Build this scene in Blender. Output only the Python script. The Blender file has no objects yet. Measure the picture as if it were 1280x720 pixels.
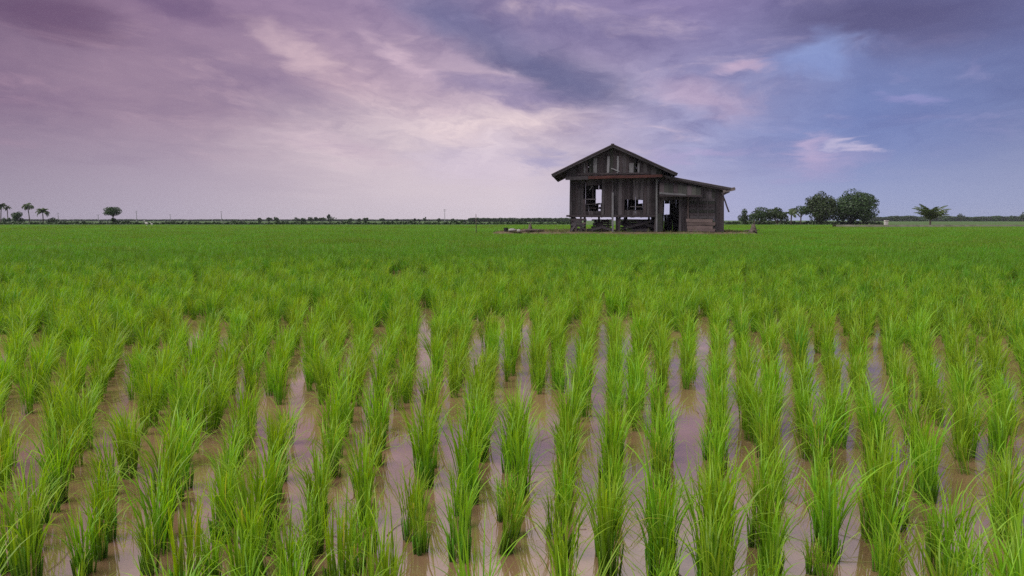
import bpy, math, random
import numpy as np
from mathutils import Vector, Matrix

R = math.radians
rnd = random.Random(7)
S = bpy.context.scene
COL = S.collection

# ------------------------------------------------------------------ camera
FPX = 853.0                  # focal length in photo pixels (1280 wide)
CAM_Z = 1.2
HORIZON = 275.5
PITCH = math.atan((360 - HORIZON) / FPX)
cam_d = bpy.data.cameras.new('camera')
cam_d.sensor_width = 36.0
cam_d.lens = 36.0 * FPX / 1280
cam_d.clip_start = 0.05
cam_d.clip_end = 8000
cam = bpy.data.objects.new('camera', cam_d)
cam.location = (0, 0, CAM_Z)
cam.rotation_euler = (math.pi / 2 - PITCH, 0, 0)
COL.objects.link(cam)
S.camera = cam
S.cycles.use_denoising = False      # keep the fine blades crisp

# ------------------------------------------------------------------ colour management
S.view_settings.view_transform = 'Standard'
S.view_settings.look = 'None'
S.view_settings.exposure = 0.0
S.view_settings.gamma = 1.0


def lin(r, g, b):
    f = lambda c: (c / 255 / 12.92) if c <= 10 else ((c / 255 + 0.055) / 1.055) ** 2.4
    return (f(r), f(g), f(b), 1.0)


def px_deg(px, py):
    """photo pixel -> azimuth, elevation in degrees"""
    v = ray(px, py)
    return math.degrees(math.atan2(v.x, v.y)), math.degrees(math.asin(v.normalized().z))


def ray(px, py):
    f = Vector((0, math.cos(PITCH), -math.sin(PITCH)))
    u = Vector((0, math.sin(PITCH), math.cos(PITCH)))
    return f + Vector((1, 0, 0)) * ((px - 640) / FPX) + u * ((360 - py) / FPX)


# ------------------------------------------------------------------ node helper
class NT:
    def __init__(s, tree):
        s.t = tree
        s.n = tree.nodes
        s.l = tree.links

    def _in(s, sock, v):
        if isinstance(v, bpy.types.NodeSocket):
            s.l.new(v, sock)
        elif v is not None:
            sock.default_value = v

    def node(s, typ, **kw):
        n = s.n.new(typ)
        for k, v in kw.items():
            setattr(n, k, v)
        return n

    def math(s, op, a, b=None, c=None, clamp=False):
        n = s.node('ShaderNodeMath', operation=op, use_clamp=clamp)
        s._in(n.inputs[0], a)
        if b is not None: s._in(n.inputs[1], b)
        if c is not None: s._in(n.inputs[2], c)
        return n.outputs[0]

    def vmath(s, op, a, b=None):
        n = s.node('ShaderNodeVectorMath', operation=op)
        s._in(n.inputs[0], a)
        if b is not None: s._in(n.inputs[1], b)
        return n.outputs[0]

    def xyz(s, x, y, z):
        n = s.node('ShaderNodeCombineXYZ')
        s._in(n.inputs[0], x); s._in(n.inputs[1], y); s._in(n.inputs[2], z)
        return n.outputs[0]

    def sep(s, v):
        n = s.node('ShaderNodeSeparateXYZ')
        s.l.new(v, n.inputs[0])
        return n.outputs

    def noise(s, vec, scale, detail=4, rough=0.55, dist=0.0, out=0):
        n = s.node('ShaderNodeTexNoise')
        if vec is not None: s.l.new(vec, n.inputs['Vector'])
        n.inputs['Scale'].default_value = scale
        n.inputs['Detail'].default_value = detail
        n.inputs['Roughness'].default_value = rough
        n.inputs['Distortion'].default_value = dist
        return n.outputs[out]

    def smooth(s, v, a, b, lo=0.0, hi=1.0):
        n = s.node('ShaderNodeMapRange', interpolation_type='SMOOTHSTEP')
        s._in(n.inputs[0], v)
        n.inputs[1].default_value = a; n.inputs[2].default_value = b
        n.inputs[3].default_value = lo; n.inputs[4].default_value = hi
        return n.outputs[0]

    def lerp(s, v, a, b, lo=0.0, hi=1.0, clamp=True):
        n = s.node('ShaderNodeMapRange', clamp=clamp)
        s._in(n.inputs[0], v)
        n.inputs[1].default_value = a; n.inputs[2].default_value = b
        n.inputs[3].default_value = lo; n.inputs[4].default_value = hi
        return n.outputs[0]

    def mix(s, fac, a, b, blend='MIX'):
        n = s.node('ShaderNodeMix', data_type='RGBA', blend_type=blend)
        s._in(n.inputs[0], fac)
        s._in(n.inputs[6], a); s._in(n.inputs[7], b)
        return n.outputs[2]

    def ramp(s, v, stops, interp='B_SPLINE'):
        n = s.node('ShaderNodeValToRGB')
        n.color_ramp.interpolation = interp
        e = n.color_ramp.elements
        while len(e) < len(stops): e.new(0.5)
        for i, (p, c) in enumerate(stops):
            e[i].position = p; e[i].color = c
        s._in(n.inputs[0], v)
        return n.outputs[0]


# ------------------------------------------------------------------ sky
SUN_AZ, SUN_EL = -112.0, 50.0
W = bpy.data.worlds.new('World')
S.world = W
W.use_nodes = True
W.node_tree.nodes.clear()
t = NT(W.node_tree)
tc = t.node('ShaderNodeTexCoord')
D = tc.outputs['Generated']
dx, dy, dz = t.sep(D)
zc = t.math('MAXIMUM', dz, 0.0)
az = t.math('MULTIPLY', t.math('ARCTAN2', dx, dy), 180 / math.pi)
el = t.math('MULTIPLY', t.math('ARCSINE', dz), 180 / math.pi)
azp = t.lerp(az, -180, 180)
AZ = [-36.9, -26.6, -14, 0, 14, 26.6, 36.9]


def azramp(cols):
    back = tuple(sum(c[i] for c in cols) / len(cols) for i in range(3))
    st = [(0.0, lin(*back)), (0.30, lin(*cols[0]))]
    st += [((a + 180) / 360, lin(*c)) for a, c in zip(AZ, cols)]
    st += [(0.70, lin(*cols[-1])), (1.0, lin(*back))]
    return t.ramp(azp, st, 'LINEAR')


low = azramp([(158, 146, 166), (174, 161, 180), (198, 184, 196), (212, 198, 210), (168, 168, 206), (146, 156, 198), (146, 154, 192)])
mid = azramp([(138, 114, 142), (156, 132, 156), (178, 152, 172), (194, 172, 192), (150, 148, 190), (110, 126, 182), (104, 116, 168)])
high = azramp([(112, 88, 118), (138, 110, 144), (152, 128, 162), (140, 126, 166), (130, 116, 164), (108, 104, 152), (98, 98, 148)])
skyc = t.mix(t.smooth(el, 0.5, 9), low, mid)
skyc = t.mix(t.smooth(el, 8, 18), skyc, high)
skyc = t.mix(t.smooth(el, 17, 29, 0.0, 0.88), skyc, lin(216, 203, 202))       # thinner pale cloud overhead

# cloud layer: a flat deck seen in perspective, streaks running towards azimuth ~ +18 deg
den = t.math('ADD', zc, 0.10)
cx = t.math('DIVIDE', dx, den)
cy = t.math('DIVIDE', dy, den)
a0 = R(24)
ca, sa = math.cos(a0), math.sin(a0)
along = t.math('ADD', t.math('MULTIPLY', cx, sa), t.math('MULTIPLY', cy, ca))
across = t.math('SUBTRACT', t.math('MULTIPLY', cx, ca), t.math('MULTIPLY', cy, sa))
pv = t.xyz(across, t.math('MULTIPLY', along, 0.72), 0.0)
warp = t.noise(pv, 1.3, 3, 0.5, out=1)
pw = t.vmath('ADD', pv, t.vmath('MULTIPLY', t.vmath('SUBTRACT', warp, (0.5, 0.5, 0.5)), (0.7, 0.7, 0)))
n_big = t.noise(pw, 0.9, 6, 0.58)
n_fine = t.noise(t.vmath('ADD', pw, (13.1, 4.2, 0)), 2.4, 7, 0.62)
fade = t.smooth(el, 1.0, 9.0)
right_fade = t.smooth(az, 12, 34, 1.0, 0.55)
amt = t.math('MULTIPLY', t.math('MULTIPLY', fade, right_fade), t.smooth(az, -24, -8, 0.6, 1.0))
dark = t.math('MULTIPLY', t.smooth(n_big, 0.50, 0.70), t.math('MULTIPLY', amt, 0.60))
darkc = t.ramp(azp, [(0.0, lin(105, 90, 132)), (0.40, lin(112, 88, 124)), (0.49, lin(112, 102, 152)), (0.56, lin(98, 94, 146)), (0.62, lin(90, 86, 140)), (1.0, lin(105, 90, 132))], 'LINEAR')
skyc = t.mix(dark, skyc, darkc)
lite = t.math('MULTIPLY', t.smooth(n_fine, 0.52, 0.74), t.math('MULTIPLY', amt, 0.55))
litec = t.ramp(azp, [(0.0, lin(180, 155, 180)), (0.40, lin(186, 150, 172)), (0.47, lin(224, 194, 202)), (0.52, lin(222, 196, 208)), (0.58, lin(168, 158, 204)), (1.0, lin(180, 155, 180))], 'LINEAR')
skyc = t.mix(lite, skyc, litec)

# individual cloud masses (azimuth / elevation, degrees), edges broken up by noise
wn = t.noise(t.vmath('ADD', pw, (3.7, 8.8, 0)), 1.9, 6, 0.6, out=1)
wx, wy, _ = t.sep(wn)
azw = t.math('ADD', az, t.math('MULTIPLY', t.math('SUBTRACT', wx, 0.5), 9.0))
elw = t.math('ADD', el, t.math('MULTIPLY', t.math('SUBTRACT', wy, 0.5), 4.2))


def cloud(p0, p1, half, col, strength, soft=0.2):
    global skyc
    (a_, e_), (b_, f_) = px_deg(*p0), px_deg(*p1)
    cxx, cyy = (a_ + b_) / 2, (e_ + f_) / 2
    L = math.hypot(b_ - a_, f_ - e_) / 2
    ang = math.atan2(f_ - e_, b_ - a_)
    hw = half / 15.0
    X = t.math('SUBTRACT', azw, cxx)
    Y = t.math('SUBTRACT', elw, cyy)
    u = t.math('ADD', t.math('MULTIPLY', X, math.cos(ang) / L), t.math('MULTIPLY', Y, math.sin(ang) / L))
    v = t.math('ADD', t.math('MULTIPLY', X, -math.sin(ang) / hw), t.math('MULTIPLY', Y, math.cos(ang) / hw))
    d = t.math('SQRT', t.math('ADD', t.math('MULTIPLY', u, u), t.math('MULTIPLY', v, v)))
    m = t.smooth(d, 1.25, soft, 0.0, strength)
    skyc = t.mix(m, skyc, lin(*col))


cloud((280, 170), (780, 210), 74, (214, 198, 206), 0.62)
cloud((930, 35), (1340, 5), 42, (86, 82, 126), 0.8)
cloud((440, -40), (700, 70), 34, (104, 104, 148), 0.85, 0.0)
cloud((540, 25), (830, 135), 30, (100, 102, 146), 0.9, 0.0)
cloud((560, 10), (900, 60), 34, (118, 110, 156), 0.65)

cloud((-60, -10), (190, 45), 26, (98, 72, 108), 0.7)
cloud((110, -30), (330, 30), 16, (104, 82, 124), 0.6)
cloud((520, 92), (760, 132), 14, (120, 112, 160), 0.6)

cloud((300, 25), (450, 100), 16, (214, 184, 194), 0.65)
cloud((440, 30), (560, 110), 15, (210, 182, 200), 0.65)
cloud((470, 165), (760, 138), 24, (224, 202, 208), 0.85)
cloud((330, 165), (520, 205), 22, (202, 178, 194), 0.55)
cloud((500, 200), (700, 200), 34, (208, 192, 212), 0.6)
cloud((800, 105), (960, 140), 26, (184, 162, 192), 0.75)
cloud((590, 65), (810, 142), 17, (96, 98, 142), 0.8, 0.0)
cloud((900, 92), (980, 82), 10, (206, 178, 204), 0.7)
cloud((850, 185), (1290, 160), 50, (100, 120, 184), 0.35)
cloud((960, 82), (1110, 66), 24, (130, 150, 208), 0.75)
cloud((970, 202), (1050, 178), 15, (186, 166, 202), 0.7, 0.0)
cloud((940, 205), (1100, 198), 22, (168, 156, 198), 0.6, 0.0)
cloud((1035, 183), (1100, 187), 6, (202, 190, 218), 0.65, 0.0)
cloud((800, 195), (960, 185), 8, (170, 158, 202), 0.6)
cloud((1095, 130), (1180, 128), 7, (140, 140, 196), 0.7)
cloud((640, 195), (720, 205), 16, (150, 146, 190), 0.6)
# ragged small-scale structure through all of the cloud
tv = t.xyz(t.math('MULTIPLY', azw, 0.15), t.math('MULTIPLY', elw, 0.33), 0.0)
tx = t.noise(tv, 1.0, 8, 0.66, 0.4)
ty = t.noise(t.vmath('ADD', tv, (31.0, 7.0, 0)), 2.2, 8, 0.62, 0.6)
tamt = t.math('MULTIPLY', t.smooth(el, 1.5, 8.0), t.math('MULTIPLY', t.smooth(az, 14, 30, 1.0, 0.45), t.smooth(az, -24, -8, 0.45, 1.0)))
lum = t.math('ADD', 1.0, t.math('MULTIPLY', t.math('ADD', t.math('SUBTRACT', tx, 0.5), t.math('MULTIPLY', t.math('SUBTRACT', ty, 0.5), 0.7)), t.math('MULTIPLY', tamt, 0.9)))
skyc = t.mix(1.0, skyc, t.xyz(lum, lum, t.math('ADD', 0.35, t.math('MULTIPLY', lum, 0.65))), 'MULTIPLY')
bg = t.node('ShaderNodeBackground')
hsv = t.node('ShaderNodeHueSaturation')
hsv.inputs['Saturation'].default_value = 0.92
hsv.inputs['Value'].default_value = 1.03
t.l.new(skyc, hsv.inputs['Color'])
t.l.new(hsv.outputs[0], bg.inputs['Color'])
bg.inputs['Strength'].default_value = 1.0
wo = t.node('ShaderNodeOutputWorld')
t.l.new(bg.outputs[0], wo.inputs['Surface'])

# ------------------------------------------------------------------ sun behind thin cloud
sun_d = bpy.data.lights.new('sun', 'SUN')
sun_d.energy = 3.6
sun_d.angle = R(50)
sun_d.color = (1.0, 0.96, 0.90)
sun = bpy.data.objects.new('sun', sun_d)
sv = Vector((math.sin(R(SUN_AZ)) * math.cos(R(SUN_EL)), math.cos(R(SUN_AZ)) * math.cos(R(SUN_EL)), math.sin(R(SUN_EL))))
sun.rotation_euler = sv.to_track_quat('Z', 'Y').to_euler()
sun.location = sv * 60
COL.objects.link(sun)


# ------------------------------------------------------------------ object helpers
def mesh_obj(name, verts, faces, mat=None, parent=None, smooth=False, attrs=None, link=True):
    me = bpy.data.meshes.new(name)
    me.from_pydata([tuple(v) for v in verts], [], [tuple(f) for f in faces])
    if mat: me.materials.append(mat)
    if smooth: me.polygons.foreach_set('use_smooth', [True] * len(me.polygons))
    if attrs:
        for k, vals in attrs.items():
            a = me.attributes.new(k, 'FLOAT', 'POINT')
            a.data.foreach_set('value', np.asarray(vals, dtype=np.float32))
    o = bpy.data.objects.new(name, me)
    if link: COL.objects.link(o)
    if parent: o.parent = parent
    return o


def empty(name, loc=(0, 0, 0), rz=0.0, parent=None):
    o = bpy.data.objects.new(name, None)
    o.location = loc
    o.rotation_euler = (0, 0, rz)
    o.empty_display_size = 0.2
    COL.objects.link(o)
    if parent: o.parent = parent
    return o


def tag(o, label=None, cat=None, group=None, kind=None):
    if label: o['label'] = label
    if cat: o['category'] = cat
    if group: o['group'] = group
    if kind: o['kind'] = kind
    return o


def tube(path, radii, sides=7, cap=True):
    """tapered tube along a list of points -> verts, faces"""
    V, F = [], []
    n = len(path)
    P = [Vector(p) for p in path]
    for i in range(n):
        d = (P[min(i + 1, n - 1)] - P[max(i - 1, 0)]).normalized()
        a = Vector((1, 0, 0)) if abs(d.x) < 0.8 else Vector((0, 1, 0))
        u = d.cross(a).normalized(); v = d.cross(u)
        for k in range(sides):
            th = 2 * math.pi * k / sides
            V.append(P[i] + (u * math.cos(th) + v * math.sin(th)) * radii[i])
    for i in range(n - 1):
        for k in range(sides):
            a, b = i * sides + k, i * sides + (k + 1) % sides
            F.append((a, b, b + sides, a + sides))
    if cap:
        F.append(tuple(range(sides))[::-1]); F.append(tuple((n - 1) * sides + k for k in range(sides)))
    return V, F


def merge(*vf):
    V, F = [], []
    for v, f in vf:
        o = len(V)
        V += list(v); F += [tuple(i + o for i in q) for q in f]
    return V, F


def boxvf(c, s, jit=0.0):
    x, y, z = c; a, b, h = s[0] / 2, s[1] / 2, s[2] / 2
    V = [Vector((x + i * a + rnd.uniform(-jit, jit), y + j * b + rnd.uniform(-jit, jit), z + k * h + rnd.uniform(-jit, jit)))
         for i, j, k in ((-1, -1, -1), (1, -1, -1), (1, 1, -1), (-1, 1, -1), (-1, -1, 1), (1, -1, 1), (1, 1, 1), (-1, 1, 1))]
    F = [(3, 2, 1, 0), (4, 5, 6, 7), (0, 1, 5, 4), (1, 2, 6, 5), (2, 3, 7, 6), (3, 0, 4, 7)]
    return V, F


def at_ground(px, dist, z=0.0):
    """world point on the ground in the direction of photo column px, dist metres ahead"""
    return Vector(((px - 640) / FPX * dist * math.cos(PITCH), dist, z))


def px_h(py_top, dist):
    """height above water of something whose top shows at row py_top when dist metres ahead"""
    return CAM_Z + (HORIZON - py_top) * dist / FPX


# ------------------------------------------------------------------ materials
def new_mat(name):
    m = bpy.data.materials.new(name)
    m.use_nodes = True
    m.node_tree.nodes.clear()
    k = NT(m.node_tree)
    out = k.node('ShaderNodeOutputMaterial')
    return m, k, out


def leaf_mat(name, root, body, tip, old, trans=0.42, rough=0.5, var=0.5, scale_px=0.0):
    """blade or leaf: 't' runs 0..1 from root to tip, 'tint' is random per blade"""
    m, k, out = new_mat(name)
    ta = k.node('ShaderNodeAttribute', attribute_name='t').outputs['Fac']
    ti = k.node('ShaderNodeAttribute', attribute_name='tint').outputs['Fac']
    orr = k.node('ShaderNodeObjectInfo').outputs['Random']
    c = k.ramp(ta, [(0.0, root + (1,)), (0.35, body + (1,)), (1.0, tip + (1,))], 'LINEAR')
    c = k.mix(k.smooth(ti, 0.90, 0.97), c, old + (1,))
    v = k.math('ADD', k.math('MULTIPLY', k.math('SUBTRACT', ti, 0.5), var), k.math('MULTIPLY', k.math('SUBTRACT', orr, 0.5), 0.34))
    hs = k.node('ShaderNodeHueSaturation')
    k.l.new(c, hs.inputs['Color'])
    k.l.new(k.math('ADD', v, 1.0), hs.inputs['Value'])
    k.l.new(k.math('ADD', 0.5, k.math('MULTIPLY', k.math('SUBTRACT', orr, 0.5), 0.030)), hs.inputs['Hue'])
    c = hs.outputs[0]
    p = k.node('ShaderNodeBsdfPrincipled')
    k.l.new(c, p.inputs['Base Color'])
    p.inputs['Roughness'].default_value = rough
    p.inputs['Specular IOR Level'].default_value = 0.35
    tr = k.node('ShaderNodeBsdfTranslucent')
    hs2 = k.node('ShaderNodeHueSaturation')
    hs2.inputs['Hue'].default_value = 0.485
    hs2.inputs['Saturation'].default_value = 1.1
    hs2.inputs['Value'].default_value = 1.25
    k.l.new(c, hs2.inputs['Color'])
    k.l.new(hs2.outputs[0], tr.inputs['Color'])
    mx = k.node('ShaderNodeMixShader')
    mx.inputs[0].default_value = trans
    k.l.new(p.outputs[0], mx.inputs[1]); k.l.new(tr.outputs[0], mx.inputs[2])
    k.l.new(mx.outputs[0], out.inputs['Surface'])
    return m


M = {}
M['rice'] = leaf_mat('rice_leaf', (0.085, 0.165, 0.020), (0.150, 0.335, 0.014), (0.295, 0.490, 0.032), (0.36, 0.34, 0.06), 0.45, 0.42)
M['rice_far_dimmed'] = leaf_mat('rice_leaf_far_dimmed', (0.07, 0.14, 0.018), (0.088, 0.235, 0.012), (0.135, 0.315, 0.018), (0.30, 0.29, 0.06), 0.42, 0.45)  # darker copy of the rice leaf; dimming with distance is put into its colour
M['tree'] = leaf_mat('tree_leaf', (0.022, 0.042, 0.013), (0.028, 0.058, 0.016), (0.038, 0.075, 0.020), (0.06, 0.08, 0.03), 0.2, 0.5, 0.9)
M['palm'] = leaf_mat('palm_leaf', (0.05, 0.07, 0.02), (0.05, 0.09, 0.025), (0.07, 0.10, 0.03), (0.14, 0.11, 0.05), 0.25, 0.45, 0.6)
M['dry'] = leaf_mat('dry_grass', (0.16, 0.12, 0.06), (0.16, 0.15, 0.05), (0.20, 0.20, 0.07), (0.26, 0.20, 0.10), 0.3, 0.7, 0.6)
M['straw'] = leaf_mat('straw', (0.20, 0.15, 0.06), (0.20, 0.17, 0.06), (0.24, 0.22, 0.08), (0.10, 0.06, 0.03), 0.1, 0.7, 0.8)
M['weed'] = leaf_mat('weed_leaf', (0.06, 0.09, 0.02), (0.06, 0.12, 0.02), (0.08, 0.16, 0.03), (0.18, 0.15, 0.06), 0.3, 0.6, 0.6)


def wood_mat(name, c0, c1, rough=0.85):
    m, k, out = new_mat(name)
    tcn = k.node('ShaderNodeTexCoord')
    oi = k.node('ShaderNodeObjectInfo').outputs['Random']
    off = k.xyz(k.math('MULTIPLY', oi, 37.0), k.math('MULTIPLY', oi, 91.0), k.math('MULTIPLY', oi, 53.0))
    v = k.vmath('ADD', tcn.outputs['Object'], off)
    vs = k.vmath('MULTIPLY', v, (26.0, 26.0, 1.1))
    grain = k.noise(vs, 1.0, 6, 0.65, 0.6)
    blot = k.noise(v, 1.6, 4, 0.6)
    f = k.math('ADD', k.math('MULTIPLY', grain, 0.65), k.math('MULTIPLY', blot, 0.5))
    f = k.math('ADD', f, k.math('MULTIPLY', k.math('SUBTRACT', oi, 0.5), 0.42))
    c = k.ramp(f, [(0.30, c0 + (1,)), (0.78, c1 + (1,))], 'LINEAR')
    p = k.node('ShaderNodeBsdfPrincipled')
    k.l.new(c, p.inputs['Base Color'])
    p.inputs['Roughness'].default_value = rough
    p.inputs['Specular IOR Level'].default_value = 0.2
    b = k.node('ShaderNodeBump')
    b.inputs['Strength'].default_value = 0.5
    b.inputs['Distance'].default_value = 0.012
    k.l.new(grain, b.inputs['Height'])
    k.l.new(b.outputs[0], p.inputs['Normal'])
    k.l.new(p.outputs[0], out.inputs['Surface'])
    return m


M['wood'] = wood_mat('weathered_wood', (0.021, 0.019, 0.022), (0.110, 0.099, 0.112))
M['wood_dark'] = wood_mat('dark_wood', (0.018, 0.015, 0.018), (0.072, 0.059, 0.067))
M['wood_pale'] = wood_mat('bleached_wood', (0.08, 0.08, 0.09), (0.25, 0.25, 0.275))
M['wood_red'] = wood_mat('red_painted_wood', (0.05, 0.022, 0.022), (0.17, 0.07, 0.06))
M['wood_green'] = wood_mat('mossy_wood', (0.014, 0.016, 0.015), (0.052, 0.054, 0.050))
M['wood_pink'] = wood_mat('pinkish_wood', (0.08, 0.060, 0.060), (0.25, 0.19, 0.185))


def rock_mat(name, c0, c1, scale=6.0, rough=0.9, bump=0.4, spec=0.2, dist=0.03):
    m, k, out = new_mat(name)
    tcn = k.node('ShaderNodeTexCoord')
    n = k.noise(tcn.outputs['Object'], scale, 7, 0.62)
    c = k.ramp(n, [(0.3, c0 + (1,)), (0.7, c1 + (1,))], 'LINEAR')
    p = k.node('ShaderNodeBsdfPrincipled')
    k.l.new(c, p.inputs['Base Color'])
    p.inputs['Roughness'].default_value = rough
    p.inputs['Specular IOR Level'].default_value = spec
    b = k.node('ShaderNodeBump')
    b.inputs['Strength'].default_value = bump; b.inputs['Distance'].default_value = dist
    k.l.new(n, b.inputs['Height']); k.l.new(b.outputs[0], p.inputs['Normal'])
    k.l.new(p.outputs[0], out.inputs['Surface'])
    return m


M['bark'] = rock_mat('bark', (0.05, 0.04, 0.035), (0.16, 0.13, 0.11), 9)
M['dirt'] = rock_mat('dirt', (0.07, 0.055, 0.035), (0.17, 0.125, 0.085), 2.2)
M['clay'] = rock_mat('pale_clay', (0.07, 0.07, 0.05), (0.15, 0.145, 0.12), 1.2)
M['far_ground'] = rock_mat('far_ground', (0.05, 0.10, 0.03), (0.09, 0.15, 0.04), 0.03, 1.0, 0.0)
M['zinc'] = rock_mat('rusty_zinc', (0.07, 0.055, 0.055), (0.20, 0.17, 0.17), 3, 0.6, 0.2, 0.4)
M['sack'] = rock_mat('white_sack', (0.20, 0.20, 0.19), (0.42, 0.41, 0.40), 5)
M['rubber'] = rock_mat('black_plastic', (0.015, 0.015, 0.016), (0.04, 0.04, 0.042), 8, 0.6)
M['steel'] = rock_mat('galvanised_steel', (0.16, 0.16, 0.17), (0.30, 0.30, 0.31), 5, 0.5)
M['feather'] = rock_mat('white_feather', (0.7, 0.7, 0.68), (0.85, 0.85, 0.83), 20)
M['concrete'] = rock_mat('concrete', (0.35, 0.34, 0.33), (0.55, 0.54, 0.52), 4)

# muddy paddy water
m, k, out = new_mat('muddy_water')
geo = k.node('ShaderNodeNewGeometry')
pos = geo.outputs['Position']
mud = k.noise(pos, 2.3, 5, 0.6)
mc = k.ramp(mud, [(0.3, (0.22, 0.125, 0.075, 1)), (0.7, (0.28, 0.165, 0.105, 1))], 'LINEAR')
p = k.node('ShaderNodeBsdfPrincipled')
k.l.new(mc, p.inputs['Base Color'])
p.inputs['Roughness'].default_value = 0.01
p.inputs['IOR'].default_value = 4.0
b = k.node('ShaderNodeBump')
b.inputs['Strength'].default_value = 0.03; b.inputs['Distance'].default_value = 0.01
k.l.new(k.noise(pos, 9.0, 3, 0.5), b.inputs['Height'])
k.l.new(b.outputs[0], p.inputs['Normal'])
k.l.new(p.outputs[0], out.inputs['Surface'])
M['water'] = m

# ------------------------------------------------------------------ setting: ground and water
FIELD_END = 150.0


def sheet(name, pts, mat):
    o = mesh_obj(name, pts, [tuple(range(len(pts)))], mat)
    return tag(o, kind='structure')


sheet('ground', [(-6000, -300, -0.35), (6000, -300, -0.35), (6000, 7000, -0.35), (-6000, 7000, -0.35)], M['far_ground'])
sheet('water', [(-190, -12, 0.0), (190, -12, 0.0), (190, FIELD_END + 6, 0.0), (-190, FIELD_END + 6, 0.0)], M['water'])
# land beyond the paddy, with its near edge
o = mesh_obj('terrain', [(-4000, FIELD_END, 0.25), (4000, FIELD_END, 0.25), (4000, 6500, 0.25), (-4000, 6500, 0.25),
                         (-4000, FIELD_END, -0.4), (4000, FIELD_END, -0.4)], [(0, 1, 2, 3), (4, 5, 1, 0)], M['far_ground'])
tag(o, kind='structure')


# ------------------------------------------------------------------ hut frame
BUND_Z = 0.37
HUT_D = (CAM_Z - BUND_Z) * FPX / (289.6 - HORIZON)
TH = R(7.0)
r0 = ray(712, 289.6)
HO = Vector((0, 0, CAM_Z)) + r0 * (HUT_D / r0.y)
HO.z = BUND_Z
HX = Vector((math.cos(TH), -math.sin(TH), 0))
HY = Vector((math.sin(TH), math.cos(TH), 0))


def H(px, py, depth=0.0):
    """photo pixel -> hut coordinates (x along the front, depth, z) on the vertical plane at that depth"""
    d = ray(px, py)
    o_ = Vector((0, 0, CAM_Z)) - HO
    s = (depth - o_.dot(HY)) / d.dot(HY)
    q = o_ + d * s
    return Vector((q.dot(HX), depth, q.z))


def hut_local(x, y):
    q = Vector((x, y, 0)) - HO
    return q.dot(HX), q.dot(HY)


# earth bund the hut stands on
def in_bund(x, y, grow=0.0):
    """signed: >0 inside the bund's outline"""
    u, v = hut_local(x, y)
    w = 0.35 * math.sin(u * 1.3) + 0.25 * math.sin(u * 3.1 + 1)
    front = -1.5 + w + 0.02 * (u - 5) ** 2 * 0.4
    back = 12.5 - w
    return min(v - (front - grow), (back + grow) - v, u - (-5.6 - grow), (13.0 + grow) - u)


V, F = [], []
nu, nv = 70, 34
for j in range(nv + 1):
    for i in range(nu + 1):
        u = -8 + 25.5 * i / nu
        v = -3.2 + 17.2 * j / nv
        wpt = HO + HX * u + HY * v
        e = in_bund(wpt.x, wpt.y)
        s = max(0.0, min(1.0, (e + 0.7) / 0.8)); s = s * s * (3 - 2 * s)
        z = -0.3 + s * (BUND_Z + 0.3 - 0.01) + s * 0.02 * math.sin(u * 2.3 + v) * math.cos(v * 1.9)
        V.append((wpt.x, wpt.y, z))
for j in range(nv):
    for i in range(nu):
        a = j * (nu + 1) + i
        F.append((a, a + 1, a + nu + 2, a + nu + 1))
tag(mesh_obj('bund', V, F, M['dirt'], smooth=True), kind='structure')

# pale clay bund crossing the field on the right
V, F = [], []
pts = []
for i in range(61):
    x = 50 + 130 * i / 60
    pts.append((x, 104 + 0.04 * x + 0.4 * math.sin(x * 0.3)))
for x, y in pts:
    zz = 0.52 + 0.03 * math.sin(x * 1.7)
    V += [(x, y - 1.0, -0.3), (x, y - 0.45, zz), (x, y + 0.6, zz), (x, y + 1.2, -0.3)]
for i in range(len(pts) - 1):
    for q in range(3):
        a = i * 4 + q
        F.append((a, a + 4, a + 5, a + 1))
tag(mesh_obj('path', V, F, M['clay'], smooth=True), kind='structure')


# ------------------------------------------------------------------ rice
def blade(rs, base, azi, tilt, bend, length, width, seg, t0=0.0):
    """one ribbon: leaves base at tilt from vertical towards azi and bends further over along its length"""
    V, T = [], []
    d = Vector((math.cos(azi), math.sin(azi), 0))
    tw = rs.uniform(-0.7, 0.7)
    side = Vector((-d.y, d.x, 0)) * math.cos(tw) + d * math.sin(tw)
    p_ = Vector(base)
    ang = tilt
    kink = rs.uniform(0.45, 0.75) if rs.random() < 0.05 else 2.0
    for i in range(seg + 1):
        s_ = i / seg
        w_ = width * (0.55 + 0.9 * s_ if s_ < 0.4 else 0.91 * (1 - ((s_ - 0.4) / 0.6) ** 1.7)) + 0.0004
        V.append(p_ - side * w_ / 2); V.append(p_ + side * w_ / 2)
        T += [s_, s_]
        ang = tilt + bend * s_ ** 1.6 + (1.1 if s_ > kink else 0.0)
        p_ = p_ + (d * math.sin(ang) + Vector((0, 0, math.cos(ang)))) * (length / seg)
    F = [(2 * i, 2 * i + 1, 2 * i + 3, 2 * i + 2) for i in range(seg)]
    return V, F, T


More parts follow.
